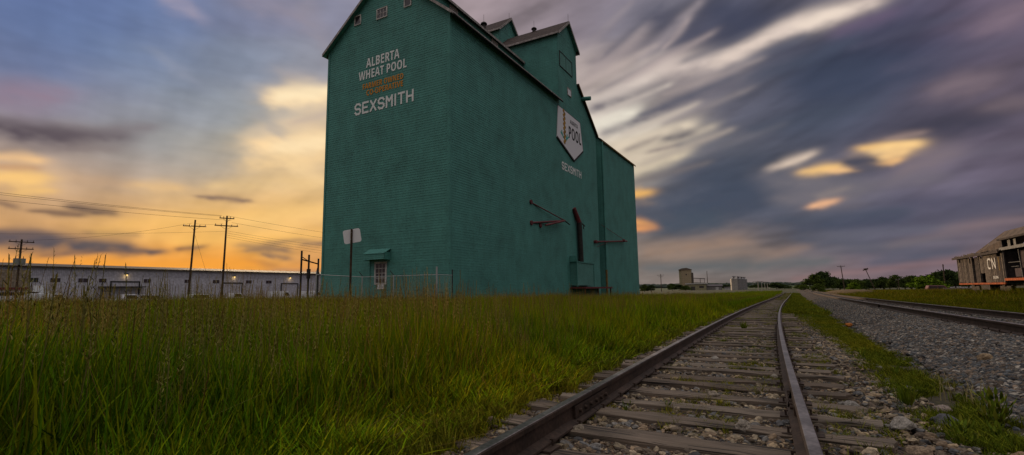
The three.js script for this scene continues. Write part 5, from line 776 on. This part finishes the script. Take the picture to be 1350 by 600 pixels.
function seedHeads(r, list, n, H, spread, tones, w = 0.012) {
  for (let i = 0; i < n; i++) {
    const a = r() * 6.283, d = spread * Math.sqrt(r()), h = H * (0.8 + 0.35 * r()), la = r() * 6.283, o = 0.16 * h * r(), b = V(Math.cos(a) * d, 0, Math.sin(a) * d), e = V(b.x + Math.cos(la) * o, h, b.z + Math.sin(la) * o), t = tones[Math.floor(r() * tones.length)], f = V(Math.cos(la + 1.57), 0, Math.sin(la + 1.57));
    const sw = 0.0018; list.q.push([b.clone().addScaledVector(f, -sw), b.clone().addScaledVector(f, sw), e.clone().addScaledVector(f, sw), e.clone().addScaledVector(f, -sw)]); list.c.push(t);
    const m = 12; for (let j = 0; j < m; j++) { const q = 1 - 0.2 * (j / m), c = b.clone().lerp(e, q), aa = la + j * 2.4, s = w * (0.5 + j / m), out = V(Math.cos(aa), 0.9, Math.sin(aa)).multiplyScalar(s * 2.2), sd = V(-Math.sin(aa), 0, Math.cos(aa)).multiplyScalar(s * 0.3); list.q.push([c.clone().sub(sd), c.clone().add(sd), c.clone().add(out).addScaledVector(sd, 0.4), c.clone().add(out).addScaledVector(sd, -0.4)]); list.c.push(t); }
  }
}
const GREEN = [[0.2, 0.25, 0.004], [0.15, 0.235, 0.005], [0.24, 0.26, 0.005], [0.1, 0.18, 0.005], [0.25, 0.24, 0.007]], DRY = [[0.26, 0.18, 0.05], [0.2, 0.13, 0.035], [0.15, 0.12, 0.02]], HEAD = [[0.2, 0.15, 0.035], [0.24, 0.18, 0.05], [0.2, 0.11, 0.03], [0.18, 0.16, 0.025]], MEADOW = [[0.12, 0.13, 0.003], [0.09, 0.115, 0.004], [0.14, 0.14, 0.004], [0.13, 0.11, 0.005]], LOWG = [[0.16, 0.16, 0.01], [0.125, 0.145, 0.01], [0.18, 0.17, 0.018], [0.095, 0.12, 0.01]];
const tuft = (seed, fn) => { const l = { q: [], c: [] }; fn(rng(seed), l); return quads(l.q, l.c); };
function meadow(name, label, geo, n, pick, seed, tint = 0.2) {
  const r = rng(seed), im = new THREE.InstancedMesh(geo, M.grass, n), m = new THREE.Matrix4(), q = new THREE.Quaternion(), c = new THREE.Color(); let k = 0;
  for (let t = 0; k < n && t < n * 12; t++) {
    const p = pick(r); if (!p || !inView(p[0], p[1], 9)) continue; const [x, s, h, w] = p;
    q.setFromEuler(new THREE.Euler((r() - 0.5) * 0.16, r() * 6.283, (r() - 0.5) * 0.16)); m.compose(V(x, land(x, s) - 0.015, -s), q, V(w, h, w)); im.setMatrixAt(k, m);
    const z = 0.5 + 0.9 * N3(x * 0.35, 7, s * 0.35), b = 1 + tint * (r() - 0.5) * 2; c.setRGB(b * (0.68 + 0.68 * z), b * (0.84 + 0.32 * z), b * (0.9 + 0.1 * z)); im.setColorAt(k, c); k++;
  }
  im.count = k; im.name = numbered(name); im.castShadow = im.receiveShadow = true; kind(im, 'stuff', label, 'grass'); scene.add(im);
}
const edgeL = s => sidingX(s) - 1.4 - 0.2 * N3(s * 0.9, 2, 5) - 0.004 * s;     // where the tall grass stops beside the siding
const blocked = (x, s) => (x < EX + 0.15 && x > EX - WIDE - 0.3 && s > ES - 0.15 && s < ES + 39.4) || x < -84;
function field(dMin, dMax, hBase, pw = 1) { return r => { const d = dMin + (dMax - dMin) * Math.pow(r(), pw), a = R(-86 + 84 * r()), x = Math.sin(a) * d, s = Math.cos(a) * d, e = edgeL(s) - x; if (e < 0 || blocked(x, s) || s < 0.3) return null; const rise = 0.22 + 0.78 * sm(0, 1.1, e + 0.45 * N3(x * 1.3, 1, s * 1.3)); const wave = 0.93 + 0.34 * N3(x * 0.5, 9, s * 0.5) + 0.36 * N3(x * 1.7, 3, s * 1.7); return [x, s, hBase * rise * wave, 1 + 0.3 * r()]; }; }
{
  const lush = i => tuft(200 + i, (r, l) => { bladeGeo(r, l, 16, 0.98, 0.013, 0.12, 0.2, GREEN); bladeGeo(r, l, 4, 0.6, 0.02, 0.12, 0.55, GREEN); bladeGeo(r, l, 2, 0.7, 0.006, 0.12, 0.55, DRY); });
  const seedy = i => tuft(220 + i, (r, l) => { bladeGeo(r, l, 12, 0.85, 0.009, 0.1, 0.3, GREEN); seedHeads(r, l, 3, 1.04, 0.14, HEAD, 0.0055); });
  const farT = i => tuft(240 + i, (r, l) => { bladeGeo(r, l, 26, 0.92, 0.018, 0.3, 0.3, GREEN, 3); bladeGeo(r, l, 3, 0.8, 0.012, 0.3, 0.4, DRY, 3); seedHeads(r, l, 1, 1.02, 0.32, HEAD, 0.01); });
  for (let i = 0; i < 3; i++) meadow('tall_grass', 'tall lush green grass of the near field left of the siding', lush(i), 2900, field(1.6, 11, 0.95, 0.8), 300 + i);
  for (let i = 0; i < 2; i++) meadow('seeding_grass', 'tall brown seed heads standing above the near grass', seedy(i), 600, field(2.6, 12, 0.98, 0.75), 320 + i);
  for (let i = 0; i < 2; i++) meadow('tall_grass', 'tall grass and seed heads reaching across the field to the elevator', farT(i), 8000, field(9, 42, 1.06, 0.7), 340 + i);
  meadow('tall_grass', 'grass at the far side of the field before the shed', farT(5), 6000, field(40, 95, 1.0, 0.8), 350);
  meadow('tall_grass', 'grass beside the siding far along the railway', farT(6), 5000, r => { const s = 30 + 170 * r() * r(), x = edgeL(s) - 14 * r() * r() - 0.2; return blocked(x, s) ? null : [x, s, 0.7, 1.3]; }, 351);
  meadow('seeding_grass', 'scattered stalks rising above the rest of the near grass', tuft(230, (r, l) => { bladeGeo(r, l, 4, 0.9, 0.006, 0.05, 0.25, GREEN); seedHeads(r, l, 2, 1.12, 0.07, HEAD, 0.0075); }), 900, r => { const p = field(3, 9, 1.12, 0.9)(r); return p && p[0] < -2.8 ? p : null; }, 352);
  meadow('broad_weeds', 'clumps of broad arching leaves among the near grass', tuft(232, (r, l) => { bladeGeo(r, l, 14, 0.72, 0.034, 0.1, 0.5, [[0.13, 0.2, 0.006], [0.18, 0.22, 0.006], [0.09, 0.15, 0.006]], 5); }), 520, field(2, 9, 1.0, 0.8), 353);
  meadow('dead_grass', 'bent straw coloured dead stalks among the near grass', tuft(233, (r, l) => { bladeGeo(r, l, 6, 0.8, 0.005, 0.08, 0.8, [[0.42, 0.32, 0.13], [0.32, 0.22, 0.08]], 5); }), 260, field(1.8, 8, 1.0, 0.8), 354);
  // beyond the main line
  const mid = i => tuft(260 + i, (r, l) => { bladeGeo(r, l, 24, 0.5, 0.016, 0.3, 0.35, MEADOW, 3); bladeGeo(r, l, 5, 0.45, 0.012, 0.3, 0.4, DRY, 3); });
  meadow('meadow_grass', 'knee high green grass beyond the main line', mid(0), 9000, r => { const s = 9 + 90 * r() * r(), x = 6.2 + 22 * r() * r(); return [x, s, 0.8 + 0.35 * N3(x, 2, s * 0.4), 1.1]; }, 360);
  meadow('meadow_grass', 'rougher grass round the derelict rail car', mid(1), 6000, r => { const s = 30 + 170 * r(), x = 7 + 55 * r(); return [x, s, (x > 13.5 && x < 22 && s < 85 ? 1.7 : 1) + 0.4 * r(), 1.8]; }, 361);
  // low green strip between the tracks
  const low = i => tuft(280 + i, (r, l) => { bladeGeo(r, l, 26, 0.12, 0.009, 0.09, 0.9, LOWG, 3); });
  const strip = r => { const s = 3.6 + 42 * Math.pow(r(), 1.6), k = sm(8, 26, s), c = lerp(1.06, 0.62, k) + 0.08 * N3(s * 0.7, 4, 4), w = lerp(0.3, 0.62, k) * sm(2.5, 5.5, s); const x = c + (r() + r() - 1) * w * 1.25; if (N3(x * 2.2, 2, s * 1.3) < -0.2 && s < 9) return null; return [x, s, 0.45 + 0.6 * r(), 0.6 + 0.5 * r()]; };
  meadow('ground_cover', 'low green weeds in the strip between siding and main line', low(0), 3600, strip, 370); meadow('ground_cover', 'creeping green plants between the two tracks', low(1), 1800, strip, 371);
  meadow('ground_cover', 'scattered small weeds between the siding ties', low(2), 2400, r => { const s = 2.5 + 28 * r(), x = sidingX(s) + (r() * 2 - 1) * 1.3; if (N3(x * 1.1, 5, s * 0.8) < 0.05) return null; return [x, s, 0.4 + 0.6 * r(), 0.35 + 0.5 * r()]; }, 372);
  meadow('ground_cover', 'short grass and weeds along the edge of the tall grass', low(3), 1500, r => { const s = 1.8 + 24 * r() * r(), x = edgeL(s) + 0.15 - 0.5 * r(); return [x, s, 0.7 + 1.2 * r(), 0.9]; }, 373);
  meadow('ground_cover', 'grass closing over the strip between the tracks farther along', tuft(284, (r, l) => bladeGeo(r, l, 24, 0.22, 0.018, 0.22, 0.7, LOWG, 3)), 2600, r => { const s = 26 + 130 * r() * r(), x = 0.35 + (r() + r() - 1) * 0.95; return [x, s, 0.6 + 0.7 * r(), 1 + 0.6 * r()]; }, 375);
  meadow('ground_cover', 'thin grass growing through the far end of the siding', tuft(285, (r, l) => bladeGeo(r, l, 16, 0.16, 0.014, 0.2, 0.7, LOWG, 3)), 1400, r => { const s = 22 + 120 * r(), x = sidingX(s) + (r() * 2 - 1) * 1.5; if (Math.abs(Math.abs(x - sidingX(s)) - 0.75) < 0.16) return null; return [x, s, 0.4 + 0.5 * r(), 0.8 + 0.5 * r()]; }, 376);
  meadow('dry_stalks', 'pale dry stalks where the strip meets the ballast', tuft(290, (r, l) => bladeGeo(r, l, 9, 0.26, 0.004, 0.06, 0.6, [[0.36, 0.27, 0.12], [0.28, 0.2, 0.08]], 3)), 9, r => { const s = 5.2 + 2.4 * r(), x = 1.15 + 0.45 * r(); return [x, s, 0.7 + 0.5 * r(), 1]; }, 374);
}
// grass clumps and leafy weeds that stand alone
const leafShape = (() => { const s = new THREE.Shape(); s.moveTo(0, 0); s.bezierCurveTo(0.05, 0.12, 0.17, 0.3, 0.14, 0.58); s.quadraticCurveTo(0.09, 0.85, 0, 1); s.quadraticCurveTo(-0.1, 0.83, -0.15, 0.56); s.bezierCurveTo(-0.16, 0.3, -0.05, 0.12, 0, 0); const g = new THREE.ShapeGeometry(s, 5), p = g.attributes.position; for (let i = 0; i < p.count; i++) { const x = p.getX(i), y = p.getY(i); p.setZ(i, -0.35 * y * y + 0.5 * Math.abs(x) * 0.6); } g.computeVertexNormals(); return g.toNonIndexed(); })();
{
  const leafM = [[0.11, 0.15, 0.008], [0.13, 0.17, 0.01], [0.08, 0.12, 0.008], [0.16, 0.165, 0.015]].map(c => new THREE.MeshPhysicalMaterial({ color: lin(...c), roughness: 0.8, specularIntensity: 0.2 }));
  const leafGeo = metres(leafShape);
  const weeds = [[0.88, 4.35, 0.2, 70, 'leafy dock weed with broad upright leaves at the foot of the ballast'], [1.28, 5.25, 0.26, 90, 'tallest broad leafed weed growing out of the ballast edge'], [1.6, 5.3, 0.21, 70, 'broad leafed weed on the ballast beside the tallest weed'], [0.82, 5.75, 0.2, 24, 'dark clump of narrow leaves at the end of the green strip'], [1.12, 4.6, 0.14, 44, 'low broad leafed weed above the peach coloured stone'], [-1.22, 14.9, 0.26, 30, 'single dark grass clump growing between the siding rails'], [-1.25, 4.15, 0.13, 12, 'small weed sprouting inside the left rail'], [-1.0, 4.5, 0.1, 10, 'tiny weed next to a bare tie inside the left rail'], [-2.75, 8.4, 0.32, 22, 'dark leafy weed at the edge of the tall grass'], [1.0, 7.6, 0.16, 14, 'leafy weed halfway along the green strip'], [0.85, 9.5, 0.2, 14, 'leafy weed farther along the green strip']];
  weeds.forEach(([x, s, h, n, label], w) => {
    const r = rng(900 + w), narrow = w === 3 || w === 5, t = thing('weed', label, 'weed', [x, land(x, s), -s]);
    const stems = []; for (let i = 0; i < 4; i++) { const a = r() * 6.28; stems.push(rod(V(0, 0, 0), V(Math.cos(a) * h * 0.35, h * (0.7 + 0.4 * r()), Math.sin(a) * h * 0.35), 0.004, 0.002, 5)); } mesh('stem', stems, leafM[2], t);
    for (let i = 0; i < n; i++) { const a = r() * 6.283, up = r(), m = new THREE.Mesh(leafGeo, leafM[Math.floor(r() * 4)]); m.name = 'leaf'; m.castShadow = m.receiveShadow = true; const len = h * (narrow ? 0.9 : 0.3) * (0.6 + 0.6 * r()), rad = h * (narrow ? 0.1 : 0.34) * Math.sqrt(r()); m.position.set(Math.cos(a) * rad, narrow ? 0 : h * up * 0.85, Math.sin(a) * rad); m.rotation.set(narrow ? 0.25 + 0.5 * r() : 0.35 + 0.9 * r(), Math.PI / 2 - a, (r() - 0.5) * 0.6, 'YXZ'); m.scale.set(len * (narrow ? 0.3 : 1.05), len, len); t.add(m); }
  });
}
renderer.render(scene, camera);
